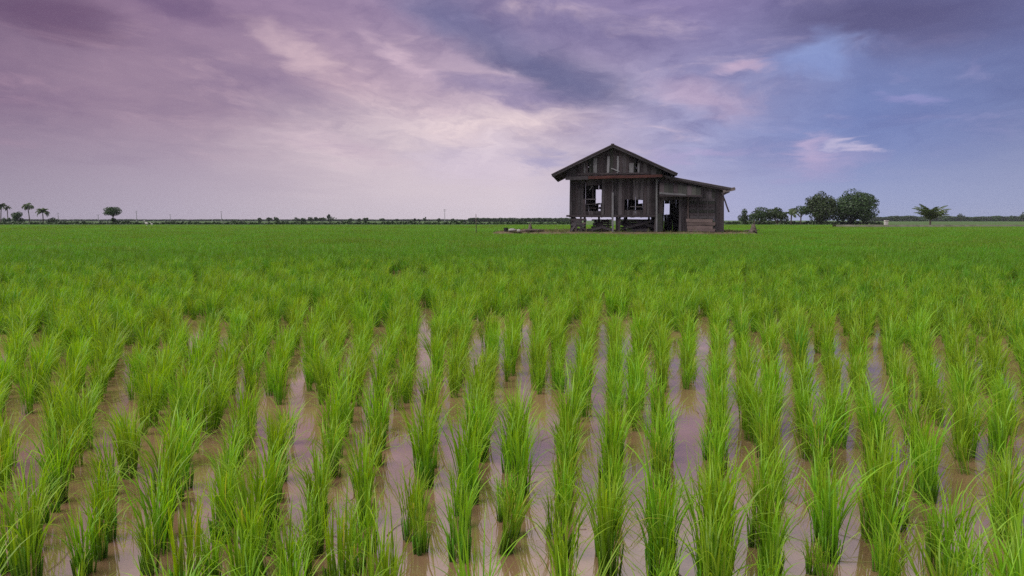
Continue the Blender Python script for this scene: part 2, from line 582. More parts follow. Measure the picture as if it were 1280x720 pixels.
def tuft_data(rs, n, height, spread, bendy, base_r, seg=6, width=0.0085, old=0.0, lean=(0, 0), centre=(0, 0), loose_f=0.44):
    V, F, T, C = [], [], [], []
    for i in range(n):
        r_ = base_r * math.sqrt(rs.random()); th = rs.uniform(0, 6.283)
        bx, by = r_ * math.cos(th), r_ * math.sin(th)
        azi = th + rs.gauss(0, 0.7)
        tilt = abs(rs.gauss(0, spread)) + 0.02
        bend = abs(rs.gauss(0, bendy))
        L = height * rs.uniform(0.55, 1.08)
        wd = width * rs.uniform(0.65, 1.25)
        z0 = -0.02
        if rs.random() < loose_f:          # blade leaving the stem higher up and arching away
            z0 = height * rs.uniform(0.10, 0.45)
            bx *= 1.25; by *= 1.25
            tilt += rs.uniform(0.05, 0.32); bend += rs.uniform(0.3, 1.5)
            L = height * rs.uniform(0.45, 0.80); wd *= 0.8
        v, f, tt = blade(rs, (bx, by, z0), azi, tilt, bend, L, wd, seg)
        v = [q + Vector((lean[0] * q.z + centre[0], lean[1] * q.z + centre[1], 0)) for q in v]
        o_ = len(V)
        V += v; F += [tuple(k_ + o_ for k_ in q) for q in f]; T += tt
        C += [(0.95 if rs.random() < old else rs.uniform(0, 0.9))] * len(v)
    return V, F, T, C


RICE_KINDS = [
    # label, group, n, height, spread, bend, base radius, old, lean
    ('dense upright tuft of rice standing in muddy water', 'dense upright rice tufts', 40, 0.330, 0.060, 0.28, 0.032, 0.010, (0, 0)),
    ('tall rice tuft with long blades arching over at the tips', 'tall arching rice tufts', 38, 0.385, 0.08, 0.55, 0.030, 0.010, (0, 0)),
    ('short thin rice tuft with few blades above the water', 'short thin rice tufts', 15, 0.245, 0.10, 0.40, 0.020, 0.02, (0, 0)),
    ('rice tuft leaning to one side over the muddy water', 'leaning rice tufts', 30, 0.33, 0.07, 0.40, 0.027, 0.010, (0.26, 0.08)),
    ('bushy rice tuft spreading wide with drooping blades', 'wide spreading rice tufts', 42, 0.33, 0.15, 0.65, 0.035, 0.010, (0, 0)),
    ('green rice tuft with several straw yellow blades', 'rice tufts with yellow blades', 30, 0.32, 0.08, 0.45, 0.028, 0.08, (0, 0)),
]
lib = bpy.data.collections.new('rice_library')      # sources for the stuff object, not in the scene
NV = 7
TUFT = []     # (foliage mesh, stem mesh, kind)
for kind, (lab, grp, n, h, sp, bd, br, old, lean) in enumerate(RICE_KINDS):
    for q in range(NV):
        rs = random.Random(100 + kind * 10 + q)
        V, F, T, C = tuft_data(rs, int(n * 1.2) + rs.randint(-4, 4), h * rs.uniform(0.94, 1.06), sp, bd, br, 7, 0.0066, old, lean)
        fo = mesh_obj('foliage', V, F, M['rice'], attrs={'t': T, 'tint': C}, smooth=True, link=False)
        # sheathed stems at the foot of the tuft
        V, F, T, C = [], [], [], []
        for s_ in range(14):
            r_ = br * 1.05 * math.sqrt(rs.random()); th = rs.uniform(0, 6.283)
            b0 = Vector((r_ * math.cos(th), r_ * math.sin(th), -0.03))
            hh = h * rs.uniform(0.28, 0.42)
            tp = b0 + Vector((b0.x * 0.5 + lean[0] * hh, b0.y * 0.5 + lean[1] * hh, hh))
            v, f = tube([b0, (b0 + tp) / 2, tp], [0.0042, 0.0038, 0.002], 4)
            o_ = len(V)
            V += v; F += [tuple(i_ + o_ for i_ in g) for g in f]
            T += [0.02] * 4 + [0.15] * 4 + [0.35] * 4
            C += [rs.uniform(0, 0.9)] * 12
        st = mesh_obj('stem_clump', V, F, M['rice'], attrs={'t': T, 'tint': C}, smooth=True, link=False)
        TUFT.append((fo.data, st.data, kind))

# hills planted in rows that fan out gently from a corner of the field behind the viewer;
# extra rows start in between as the fan widens, so the spacing stays about the same
FAN = Vector((-0.18, -0.8, 0))
ROW_S, HILL_S = 0.210, 0.112
TANH = 640 / FPX
NEAR_END = 22.0
rp = random.Random(21)
near = []


def visible(x, y, m=0.35):
    return y > 0.9 and abs(x) < (y * TANH * 1.03 + m)


edge = 1.60
a_mid = math.atan((832 - 640) / FPX)
while edge < 30:
    nxt = edge * 1.75
    dphi = ROW_S / (edge * 1.33)
    nr = int(R(62) / dphi)
    for i in range(-nr, nr + 1):
        phi = a_mid + (i + rp.uniform(-0.10, 0.10)) * dphi
        r_ = edge * rp.uniform(0.86, 1.16)
        end = nxt * rp.uniform(0.88, 1.04)
        ph = rp.uniform(0, 6.28)
        while r_ < end:
            r_ += HILL_S * rp.uniform(0.75, 1.4) * max(0.55, min(1.0, 1.0 - (r_ - 6.5) * 0.07))
            if rp.random() < 0.08: continue
            w_ = phi + (0.012 * math.sin(r_ * 0.9 + ph) + rp.gauss(0, 0.021 + 0.005 * max(0.0, r_ - 6.5))) / r_
            x, y = FAN.x + r_ * math.sin(w_), FAN.y + r_ * math.cos(w_)
            if y > NEAR_END or not visible(x, y): continue
            kind = rp.choices(range(6), [6, 4.0, 1.6, 1.3, 1.2 + 0.9 * max(0.0, r_ - 6), 0.9])[0]
            near.append((math.hypot(x, y), x, y, rp.uniform(0, 6.283), rp.uniform(0.60, 1.20), kind * NV + rp.randrange(NV)))
    edge = nxt
near.sort()
# only hills whose tops reach the picture count as the nearest 300
near = [q for q in near if (q[2] > 1.15 + abs(q[1]) * 0.0)]
INDIV = 300
for dist, x, y, rz, sc, var in near[:INDIV]:
    fm, sm, kind = TUFT[var]
    r_ = empty('rice_plant', (x, y, 0), rz)
    r_.scale = (sc, sc, sc)
    tag(r_, RICE_KINDS[kind][0], 'rice plant', RICE_KINDS[kind][1])
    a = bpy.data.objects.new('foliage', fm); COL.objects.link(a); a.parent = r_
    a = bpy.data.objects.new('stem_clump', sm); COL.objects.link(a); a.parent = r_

# dead blades floating on the water
rs = random.Random(88)
V, F, T, C = [], [], [], []
for _ in range(260):
    y = 1.3 + 5.5 * rs.random() ** 1.3; x = rs.uniform(-1, 1) * y * TANH
    a_ = rs.uniform(0, 6.28); L = rs.uniform(0.06, 0.22); cv = rs.uniform(-1.2, 1.2); p_ = Vector((x, y, 0.002)); o_ = len(V)
    for i in range(5):
        d = Vector((math.cos(a_ + cv * i / 4), math.sin(a_ + cv * i / 4), 0)); w_ = Vector((-d.y, d.x, 0)) * 0.0022 * (1.1 - i / 4.5)
        V += [p_ - w_, p_ + w_ + Vector((0, 0, 0.0015))]; T += [i / 4] * 2; p_ = p_ + d * L / 4
    F += [(o_ + 2 * i, o_ + 2 * i + 1, o_ + 2 * i + 3, o_ + 2 * i + 2) for i in range(4)]
    C += [rs.uniform(0, 0.95)] * 10
tag(mesh_obj('floating_straw', V, F, M['straw'], attrs={'t': T, 'tint': C}), 'dead straw blades floating on the muddy water', 'straw', kind='stuff')

# the rest of the field: one stuff object, instanced on points
lib_names = []


def lib_add(name, V, F, T, C, mat):
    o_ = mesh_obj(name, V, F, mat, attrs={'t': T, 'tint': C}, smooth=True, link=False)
    lib.objects.link(o_)
    lib_names.append(name)
    return len(lib_names) - 1


LIB_T = []
for i, (fm, sm, kind) in enumerate(TUFT):
    o_ = bpy.data.objects.new('lib_%02d' % i, fm); lib.objects.link(o_); lib_names.append(o_.name); LIB_T.append(i)
LIB_DIMMED = []                # the same tufts, darkened: far-field light falloff painted into the green
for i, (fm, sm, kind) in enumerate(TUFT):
    dm = fm.copy(); dm.materials[0] = M['rice_far_dimmed']
    o_ = bpy.data.objects.new('lib_deep_%02d' % i, dm); lib.objects.link(o_); lib_names.append(o_.name); LIB_DIMMED.append(len(lib_names) - 1)
PATCH2, PATCH5 = [], []
for q in range(4):          # 2 m squares of whole tufts
    rs = random.Random(500 + q)
    V, F, T, C = [], [], [], []
    for i in range(9):
        for j in range(14):
            kd = RICE_KINDS[rs.choice([0, 1, 1, 3, 4, 4])]
            d_ = tuft_data(rs, 20, kd[3] * rs.uniform(0.85, 1.12), kd[4] * 1.5, kd[5] * 1.25, 0.06, 4, 0.010,
                           0.03, centre=(-1 + (i + 0.5) * 2 / 9 + rs.gauss(0, 0.04), -1 + (j + 0.5) / 7 + rs.gauss(0, 0.03)))
            o_ = len(V)
            V += d_[0]; F += [tuple(a_ + o_ for a_ in g) for g in d_[1]]; T += d_[2]; C += d_[3]
    PATCH2.append(lib_add('lib_p2_%d' % q, V, F, T, C, M['rice_far_dimmed']))
for q in range(4):          # 5 m squares of coarser blades
    rs = random.Random(600 + q)
    V, F, T, C = [], [], [], []
    for i in range(420):
        d_ = tuft_data(rs, 9, 0.32 * rs.uniform(0.85, 1.12), 0.22, 0.8, 0.14, 3, 0.022, 0.02,
                       centre=(rs.uniform(-2.5, 2.5), rs.uniform(-2.5, 2.5)))
        o_ = len(V)
        V += d_[0]; F += [tuple(a_ + o_ for a_ in g) for g in d_[1]]; T += d_[2]; C += d_[3]
    PATCH5.append(lib_add('lib_p5_%d' % q, V, F, T, C, M['rice_far_dimmed']))

P, ROT, SC, IDX = [], [], [], []
for dist, x, y, rz, sc, var in near[INDIV:]:
    P.append((x, y, 0)); ROT.append((0, 0, rz)); SC.append(sc)
    IDX.append(LIB_DIMMED[var] if rp.random() < (dist - 5.5) / 14 else var)


def path_y(x):
    return 104 + 0.04 * x


def blocked(x, y, r_):
    if in_bund(x, y, r_) > 0: return True
    if x > 48 and abs(y - path_y(x)) < 1.0 + r_: return True
    return False


rg = random.Random(33)
yy = NEAR_END + 0.95
while yy < 62:
    xx = -(yy * TANH + 4)
    while xx < yy * TANH + 4:
        if not blocked(xx, yy, 0.9):
            P.append((xx + rg.uniform(-.1, .1), yy + rg.uniform(-.1, .1), rg.uniform(-.02, .02)))
            ROT.append((0, 0, rg.choice([0, 1, 2, 3]) * math.pi / 2 + rg.gauss(0, 0.05))); SC.append(rg.uniform(0.93, 1.08)); IDX.append(rg.choice(PATCH2))
        elif not blocked(xx, yy, 0.0):
            for _ in range(40):
                ax, ay = xx + rg.uniform(-1, 1), yy + rg.uniform(-1, 1)
                if not blocked(ax, ay, 0.15):
                    P.append((ax, ay, 0)); ROT.append((0, 0, rg.uniform(0, 6.28))); SC.append(rg.uniform(.85, 1.05)); IDX.append(LIB_DIMMED[rg.randrange(6 * NV)])
        xx += 1.95
    yy += 1.95
yy = 62 + 2.0
while yy < FIELD_END - 1.5:
    xx = -(yy * TANH + 8)
    while xx < yy * TANH + 8:
        if not blocked(xx, yy, 2.2):
            P.append((xx + rg.uniform(-.2, .2), yy + rg.uniform(-.2, .2), rg.uniform(-.03, .03)))
            ROT.append((0, 0, rg.choice([0, 1, 2, 3]) * math.pi / 2 + rg.gauss(0, 0.05))); SC.append(rg.uniform(0.93, 1.08)); IDX.append(rg.choice(PATCH5))
        elif not blocked(xx, yy, -0.5):
            for _ in range(90):
                ax, ay = xx + rg.uniform(-2.5, 2.5), yy + rg.uniform(-2.5, 2.5)
                if not blocked(ax, ay, 0.2):
                    P.append((ax, ay, 0)); ROT.append((0, 0, rg.uniform(0, 6.28))); SC.append(rg.uniform(.85, 1.1)); IDX.append(LIB_DIMMED[rg.randrange(6 * NV)])
        xx += 4.85
    yy += 4.85

me = bpy.data.meshes.new('rice_field')
me.from_pydata(P, [], [])
a = me.attributes.new('rot', 'FLOAT_VECTOR', 'POINT'); a.data.foreach_set('vector', np.array(ROT, dtype=np.float32).ravel())
a = me.attributes.new('scl', 'FLOAT', 'POINT'); a.data.foreach_set('value', np.array(SC, dtype=np.float32))
a = me.attributes.new('idx', 'INT', 'POINT'); a.data.foreach_set('value', np.array(IDX, dtype=np.int32))
rice = bpy.data.objects.new('rice_field', me)
COL.objects.link(rice)
tag(rice, 'green rice growing across the flooded field as one mass', 'rice', kind='stuff')
order = sorted(range(len(lib_names)), key=lambda i: lib_names[i])
remap = {orig: pos_ for pos_, orig in enumerate(order)}
a = me.attributes['idx']; a.data.foreach_set('value', np.array([remap[i] for i in IDX], dtype=np.int32))


def instancer(obj, coll):
    ng = bpy.data.node_groups.new('scatter', 'GeometryNodeTree')
    ng.interface.new_socket('Geometry', in_out='INPUT', socket_type='NodeSocketGeometry')
    ng.interface.new_socket('Geometry', in_out='OUTPUT', socket_type='NodeSocketGeometry')
    gi = ng.nodes.new('NodeGroupInput'); go = ng.nodes.new('NodeGroupOutput')
    ip = ng.nodes.new('GeometryNodeInstanceOnPoints')
    ci = ng.nodes.new('GeometryNodeCollectionInfo')
    ci.inputs['Collection'].default_value = coll
    ci.inputs['Separate Children'].default_value = True
    ci.inputs['Reset Children'].default_value = True
    ip.inputs['Pick Instance'].default_value = True

    def attr(nm, ty):
        n_ = ng.nodes.new('GeometryNodeInputNamedAttribute'); n_.data_type = ty
        n_.inputs['Name'].default_value = nm
        return n_.outputs['Attribute']
    ng.links.new(gi.outputs[0], ip.inputs['Points'])
    ng.links.new(ci.outputs[0], ip.inputs['Instance'])
    ng.links.new(attr('idx', 'INT'), ip.inputs['Instance Index'])
    ng.links.new(attr('rot', 'FLOAT_VECTOR'), ip.inputs['Rotation'])
    ng.links.new(attr('scl', 'FLOAT'), ip.inputs['Scale'])
    ng.links.new(ip.outputs[0], go.inputs[0])
    md = obj.modifiers.new('scatter', 'NODES'); md.node_group = ng


instancer(rice, lib)

# ------------------------------------------------------------------ the hut
HUT_LABEL = 'old weathered wooden stilt hut with gabled roof and a lean-to annexe'
hut = empty('wooden_hut', HO, -TH)
tag(hut, HUT_LABEL, 'hut')
rh = random.Random(5)


def plank(name, parent, a, b, w, th, mat, facing=(0, -1, 0), ragged=0.025, warp_=0.010):
    """a sawn board from a to b (hut coordinates): own mesh, long axis local z"""
    a, b = Vector(a), Vector(b)
    L = (b - a).length
    z = (b - a).normalized()
    y = -Vector(facing)
    x = y.cross(z).normalized(); y = z.cross(x).normalized()
    V = []
    nseg = 3
    for i in range(nseg + 1):
        zz = -L / 2 + L * i / nseg
        ox, oy = rh.uniform(-warp_, warp_), rh.uniform(-warp_, warp_)
        for sx, sy in ((-1, -1), (1, -1), (1, 1), (-1, 1)):
            e = rh.uniform(-ragged, ragged) if i in (0, nseg) else 0
            V.append((sx * w / 2 + ox + rh.uniform(-warp_, warp_) * 0.6, sy * th / 2 + oy, zz + e))
    F = [(3, 2, 1, 0), tuple(nseg * 4 + k_ for k_ in range(4))]
    for i in range(nseg):
        for k_ in range(4):
            p_, q_ = i * 4 + k_, i * 4 + (k_ + 1) % 4
            F.append((p_, q_, q_ + 4, p_ + 4))
    o_ = mesh_obj(name, V, F, mat, parent)
    mtx = Matrix((x, y, z)).transposed().to_4x4()
    mtx.translation = (a + b) / 2
    o_.matrix_basis = mtx
    return o_


def part(name, parent=None):
    return empty(name, parent=parent or hut)


def wall_boards(parent, x0, x1, y, zlo, zhi, openings, step, mats, facing=(0, -1, 0), axis='x', skip=0.0, ragged=0.03, gapw=0.012):
    """vertical boards from x0 to x1; openings = (xa, xb, za, zb); zhi may be a function of x"""
    edges = {x0, x1}
    for oa in openings: edges |= {oa[0], oa[1]}
    edges = sorted(e for e in edges if x0 - 1e-6 <= e <= x1 + 1e-6)
    cols = []
    for e0, e1 in zip(edges, edges[1:]):
        n_ = max(1, round((e1 - e0) / step))
        cuts = [0] + [i + rh.uniform(-0.18, 0.18) for i in range(1, n_)] + [n_]
        cols += [(e0 + (e1 - e0) * c0 / n_, e0 + (e1 - e0) * c1 / n_) for c0, c1 in zip(cuts, cuts[1:])]
    for c0, c1 in cols:
        xc = (c0 + c1) / 2
        top = zhi(xc) if callable(zhi) else zhi
        segs = [(zlo, top)]
        for xa, xb, za, zb in openings:
            if xa - 1e-6 <= xc <= xb + 1e-6:
                new = []
                for s0, s1 in segs:
                    if za > s0: new.append((s0, min(s1, za)))
                    if zb < s1: new.append((max(s0, zb), s1))
                segs = [q for q in new if q[1] - q[0] > 0.03]
        for s0, s1 in segs:
            if rh.random() < skip: continue
            oy = rh.uniform(-0.012, 0.012)
            mat = rh.choice(mats)
            tl = rh.uniform(-0.016, 0.016)
            if axis == 'x': a_, b_ = (xc - tl, y + oy, s0), (xc + tl, y + oy, s1)
            else: a_, b_ = (y + oy, xc - tl, s0), (y + oy, xc + tl, s1)
            plank('plank', parent, a_, b_, (c1 - c0) - gapw * rh.uniform(0.3, 1.5), 0.026, M[mat], facing, ragged if s1 == top or s0 == zlo else 0.01)


DEP = 6.6                                    # depth of the main room
GY = -0.55                                   # gable wall stands out over the front wall
RY = -0.95                                   # front edge of the roof
pk = H(766, 181.5, RY); le = H(690, 218.5, RY); re = H(846.5, 217.5, RY)
wl, wr = H(712, 250).x, H(822.5, 250).x
zfloor = H(760, 269.5).z
zwtop = H(766, 214).z
slopeL = (pk.z - le.z) / (pk.x - le.x); slopeR = (pk.z - re.z) / (re.x - pk.x)


def roof_z(x):
    return pk.z - (pk.x - x) * slopeL if x < pk.x else pk.z - (x - pk.x) * slopeR


def rect(p0, p1, depth=0.0):
    a_, b_ = H(p0[0], p1[1], depth), H(p1[0], p0[1], depth)
    return (a_.x, b_.x, a_.z, b_.z)


W4 = ['wood', 'wood', 'wood', 'wood_dark', 'wood_dark']
# floor structure
fl = part('floor')
for i in range(9):
    xx = wl + (wr - wl) * i / 8
    plank('joist', fl, (xx, 0.1, zfloor - 0.06), (xx, DEP - 0.1, zfloor - 0.06), 0.07, 0.12, M['wood_dark'], (0, 0, -1))
for i in range(24):
    yy_ = 0.12 + (DEP - 0.24) * (i + 0.5) / 24
    plank('plank', fl, (wl, yy_, zfloor + 0.02), (wr, yy_, zfloor + 0.02), DEP / 24 - 0.015, 0.025, M['wood_dark'], (0, 0, -1))
plank('floor_beam', hut, (wl - 0.22, -0.05, zfloor - 0.02), (wr + 0.1, -0.05, zfloor - 0.03), 0.13, 0.10, M['wood_dark'])
plank('floor_beam', hut, (wl - 0.05, DEP + 0.05, zfloor - 0.02), (wr + 0.1, DEP + 0.05, zfloor - 0.02), 0.13, 0.10, M['wood_dark'])

# front wall
fw = part('front_wall')
opF = [rect((729, 231.5), (752, 249)), rect((732, 249), (752, 264)), rect((780.5, 249.5), (804.5, 263.5))]
opF = [(opF[0][0], opF[0][1], opF[0][2], opF[0][3]), (opF[1][0], opF[1][1], opF[1][2] , opF[0][2] + 0.001), opF[2]]
wall_boards(fw, wl, wr, 0.0, zfloor + 0.02, lambda x: min(zwtop, roof_z(x) - 0.1), opF, 0.20, W4)
# rails behind the boards, slats in the openings
for zz in (zfloor + 0.12, zwtop - 0.15):
    plank('rail', fw, (wl + .05, 0.06, zz), (wr - .05, 0.06, zz), 0.09, 0.06, M['wood_dark'])
for (x0_, y0_, x1_, y1_, mt, wd) in ((731.5, 249.3, 745, 248.8, 'wood', .07), (732, 255.5, 746, 255.0, 'wood', .06), (732, 260, 745, 260.4, 'wood_dark', .05), (788, 258.2, 804, 258.4, 'wood', .06), (781, 263.2, 804, 263.4, 'wood_dark', .10)):
    a_, b_ = H(x0_, y0_, 0.05), H(x1_, y1_, 0.05)
    plank('slat', fw, a_, b_, wd, 0.03, M[mt])
plank('broken_slat', fw, H(737, 238, .04), H(740.3, 232.8, .04), 0.05, 0.03, M['wood_pale'])
plank('window_post', fw, H(741, 231, .08), H(741, 249, .08), 0.07, 0.05, M['wood_dark'])
# side and back walls
lw = part('side_wall')
wall_boards(lw, 0.03, DEP - 0.03, wl + 0.02, zfloor, roof_z(wl) - 0.08, [(2.4, 3.4, zfloor + 1.0, zfloor + 1.9)], 0.24, W4, (-1, 0, 0), 'y', 0.02)
lw = part('side_wall')
wall_boards(lw, 0.03, DEP - 0.03, wr - 0.02, zfloor, roof_z(wr) - 0.08, [], 0.24, W4, (1, 0, 0), 'y', 0.0)
bw = part('back_wall')
wall_boards(bw, wl, wr, DEP, zfloor, lambda x: roof_z(x) - 0.1,
            [rect((744.8, 237), (752.5, 254), DEP), rect((748.2, 255.8), (750.8, 258.6), DEP), rect((748.2, 261.3), (750.8, 264), DEP), rect((797.8, 250), (803.6, 254.6), DEP)],
            0.26, W4, (0, 1, 0), gapw=0.003)

# gable wall: short upright boards, bleached and broken ones among them, red beam at the foot
gw = part('gable_wall')
gx0, gx1 = H(708, 220, GY).x, H(827, 220, GY).x
zg = H(766, 221.5, GY).z
holes = [rect((735.2, 205), (736.6, 214), GY), rect((794.5, 208), (796.8, 215.5), GY), rect((764.3, 209.5), (770, 211.5), GY)]
GP = {731: 'wood_pale', 743: 'wood_pale', 745: 'wood_pale', 760.5: 'wood_pale', 772.2: 'wood_pale', 789: 'wood_pale', 798: 'wood_pale'}
cuts = [708, 714, 720, 726, 729.5, 732, 735.2, 736.6, 738.5, 741.5, 746.5, 750, 754, 758.5, 762, 766.5, 770.8, 773.6, 778, 782.5, 786, 792.5, 794.5, 796.8, 799.5, 804, 809, 814, 820, 827]
for c0, c1 in zip(cuts, cuts[1:]):
    xa, xb = H(c0, 210, GY).x, H(c1, 210, GY).x
    xc = (xa + xb) / 2
    mid_ = (c0 + c1) / 2
    mat = 'wood_green' if rh.random() < 0.35 else rh.choice(['wood', 'wood_dark', 'wood_dark'])
    for kx in GP:
        if c0 <= kx <= c1: mat = 'wood_pale'
    z1 = roof_z(xc) - 0.12
    z0 = zg - 0.05
    if c0 in (735.2, 794.5): z1 = H(mid_, 215.5, GY).z
    if z1 - z0 < 0.1: continue
    if mat == 'wood_pale':         # bleached boards are short replacements over the darker ones
        ztop = min(z1 - 0.05, H(mid_, {760.5: 196, 772.2: 196}.get(kx, 203), GY).z)
        plank('plank', gw, (xc, GY, z0), (xc, GY, z1), (xb - xa) - 0.01, 0.026, M['wood_dark'], ragged=0.01)
        hi_ = H(mid_, 195.5 if c0 in (758.5, 770.8) else (198 if c0 == 741.5 else 204), GY).z
        plank('plank', gw, (xc, GY - 0.032, z0 + rh.uniform(0.3, 0.4)), (xc, GY - 0.032, min(hi_, z1 - .04)), ((xb - xa)) * 0.85, 0.02, M['wood_pale'], ragged=0.03)
    else:
        plank('plank', gw, (xc, GY + rh.uniform(-.012, .012), z0), (xc, GY, z1), (xb - xa) - 0.008, 0.026, M[mat], ragged=0.015)
plank('beam', gw, H(735.5, 222, GY - .05), H(828, 219.6, GY - .05), 0.19, 0.05, M['wood_red'])
plank('beam', gw, H(707, 223, GY - .05), H(735, 222.2, GY - .05), 0.24, 0.05, M['wood'])
plank('sill_board', gw, H(722, 217.8, GY - .045), H(812, 216.2, GY - .045), 0.10, 0.03, M['wood_dark'])
plank('loose_board', gw, H(764, 210.5, GY - .06), H(774, 214.2, GY - .06), 0.07, 0.025, M['wood_pale'])
# soffit closing the overhang between gable and front wall
sf = part('soffit')
for i in range(3):
    yy_ = GY + (0 - GY) * (i + 0.5) / 3
    plank('plank', sf, (gx0 + .02, yy_, zg - 0.07), (gx1 - .02, yy_, zg - 0.07), 0.17, 0.02, M['wood_dark'], (0, 0, -1))

# roof
roof = part('roof')
RB = DEP + 0.6


def corrugated(name, parent, e0, e1, y0, y1, mat, amp=0.018, per=0.13, n_along=2):
    """metal sheet between eave point e0 and upper point e1 (x,z), corrugations run down the slope"""
    V, F = [], []
    ny = max(4, int((y1 - y0) / per * 4))
    d = Vector((e1[0] - e0[0], 0, e1[1] - e0[1])); nrm = Vector((-d.z, 0, d.x)).normalized()
    if nrm.z < 0: nrm = -nrm
    for s_ in range(n_along + 1):
        for j in range(ny + 1):
            y_ = y0 + (y1 - y0) * j / ny
            q = Vector((e0[0], y_, e0[1])) + d * (s_ / n_along) + nrm * amp * math.sin(2 * math.pi * y_ / per)
            V.append(q)
    for s_ in range(n_along):
        for j in range(ny):
            a_ = s_ * (ny + 1) + j
            F.append((a_, a_ + 1, a_ + ny + 2, a_ + ny + 1))
    o_ = mesh_obj(name, V, F, mat, parent, smooth=True)
    md = o_.modifiers.new('thick', 'SOLIDIFY'); md.thickness = 0.012; md.offset = 1
    return o_


nsh = 8
for side, e in (('L', le), ('R', re)):
    for i in range(nsh):
        y0_ = RY + (RB - RY) * i / nsh; y1_ = RY + (RB - RY) * (i + 1) / nsh + 0.06
        lift = 0.05 + 0.012 * (i % 2)
        ex = rh.uniform(-0.03, 0.05) * (1 if side == 'R' else -1)
        corrugated('roof_sheet', roof, (e.x + ex, e.z + lift - abs(ex) * .5), (pk.x, pk.z + lift), y0_, y1_, M['zinc'])
    sl = -1 if side == 'L' else 1
    for i in range(9):      # rafters
        y_ = RY + 0.16 + (RB - RY - 0.3) * i / 8
        plank('rafter', roof, (e.x, y_, e.z - 0.03), (pk.x - sl * -0.03, y_, pk.z - 0.03), 0.06, 0.10, M['wood_dark'], (0, -1, 0))
    # barge boards
    plank('barge_board', roof, (e.x, RY - 0.0, e.z - 0.05), (pk.x + sl * 0.02, RY - 0.0, pk.z - 0.04), 0.21, 0.03, M['wood'], (0, -1, 0), 0.02)
    plank('barge_board', roof, (e.x, RY - 0.035, e.z + 0.03), (pk.x + sl * 0.02, RY - 0.035, pk.z + 0.045), 0.08, 0.03, M['wood_dark'], (0, -1, 0), 0.02)
    plank('eave_board', roof, (e.x, RY + 0.05, e.z - 0.02), (e.x, RB - 0.05, e.z - 0.02), 0.12, 0.03, M['wood_dark'], (sl, 0, 0))
plank('ridge_cap', roof, (pk.x, RY - 0.05, pk.z + 0.10), (pk.x, RB, pk.z + 0.10), 0.22, 0.02, M['zinc'], (0, 0, 1))

# corner and centre posts
for (xp, mt, y0p, y1p, w_) in ((439.5 / 5.12 + 680, 'wood_pale', 241, 289.6, 0.13), (820.8, 'wood_pale', 224, 289.6, 0.12)):
    a_, b_ = H(xp, y1p, -0.10), H(xp, y0p, -0.10)
    plank('post', hut, (a_.x, -0.10, -0.12), b_, w_, 0.11, M[mt], warp_=0.012)
plank('post', hut, H(765.5, 241, -.06), H(766, 224, -.06), 0.10, 0.08, M['wood'])
for xp in (714.2, 731.2, 770.8, 774, 819):
    a_ = H(xp, 289.6, 0.12)
    plank('post', hut, (a_.x, 0.12, -0.12), (a_.x + rh.uniform(-.04, .04), 0.12, zfloor), 0.17, 0.16, M['wood_dark'], warp_=0.015)
for yy_ in (3.2, DEP - 0.15):
    for xf in (0.02, 0.34, 0.67, 0.98):
        xx = wl + (wr - wl) * xf
        plank('post', hut, (xx, yy_, -0.12), (xx, yy_, zfloor - 0.1), 0.16, 0.16, M['wood_dark'], warp_=0.015)
# crossed boards at the foot of the left bay
br = part('bracing')
for (p0, p1, mt) in (((714, 286), (732, 278), 'wood_pink'), ((714, 277), (732, 287), 'wood_dark'), ((714, 281), (727, 276), 'wood'), ((713.5, 289), (722, 277), 'wood'),
                     ((718, 276), (731, 283), 'wood'), ((714, 274.8), (733, 274.4), 'wood_dark'), ((720, 289), (721, 274), 'wood_dark'), ((726.5, 289), (726, 270), 'wood_dark'), ((718, 274), (718, 270), 'wood_dark')):
    q0, q1 = H(*p0, 0.05), H(*p1, 0.05)
    off = rh.uniform(-0.06, 0.02)
    plank('brace', br, (q0.x, off, q0.z), (q1.x, off, q1.z), rh.uniform(0.12, 0.2), 0.03, M[mt])
plank('brace', br, H(713, 288, .1), H(732, 288.3, .1), 0.3, 0.05, M['wood_dark'])

# ------------------------------------------------------------------ annexe (lean-to) of the hut
ADEP = 5.2
AY = -0.10
ax0, ax1 = wr + 0.02, H(904.5, 260, AY).x
an = part('annexe_roof')
a0p, a1p = H(843, 222.6, RY + 0.5), H(918.5, 236.6, RY + 0.5)
aslope = (a0p.z - a1p.z) / (a1p.x - a0p.x)
az0 = a0p.z + (a0p.x - ax0) * aslope


def aroof_z(x): return az0 - (x - ax0) * aslope


for i in range(6):
    y0_ = RY + 0.5 + (ADEP + 0.5) * i / 6; y1_ = y0_ + (ADEP + 0.5) / 6 + 0.07
    ex = rh.uniform(-0.12, 0.04) if i else 0.06
    corrugated('roof_sheet', an, (a1p.x + ex, aroof_z(a1p.x + ex) + 0.05 + 0.012 * (i % 2)), (ax0 + .03, az0 + 0.05 + 0.012 * (i % 2)), y0_, y1_, M['zinc'])
for i in range(7):
    y_ = RY + 0.62 + (ADEP + 0.2) * i / 6
    plank('rafter', an, (a1p.x - 0.25, y_, aroof_z(a1p.x - 0.25) - 0.03), (ax0 + .03, y_, az0 - 0.03), 0.06, 0.11, M['wood_dark'])
plank('barge_board', an, (a1p.x - 0.3, RY + 0.48, aroof_z(a1p.x - 0.3) - 0.02), (ax0 + .45, RY + 0.48, aroof_z(ax0 + .45) - 0.02), 0.15, 0.03, M['wood'])
plank('barge_board', an, (a1p.x - 0.5, RY + 0.52, aroof_z(a1p.x - 0.5) - 0.15), (ax0 + .8, RY + 0.52, aroof_z(ax0 + .8) - 0.13), 0.09, 0.03, M['wood_dark'])
plank('torn_sheet', an, H(905, 238.5, RY + .5), H(918.5, 236.2, RY + .5), 0.22, 0.02, M['zinc'], (0.1, -1, 0.2), ragged=0.08, warp_=0.03)
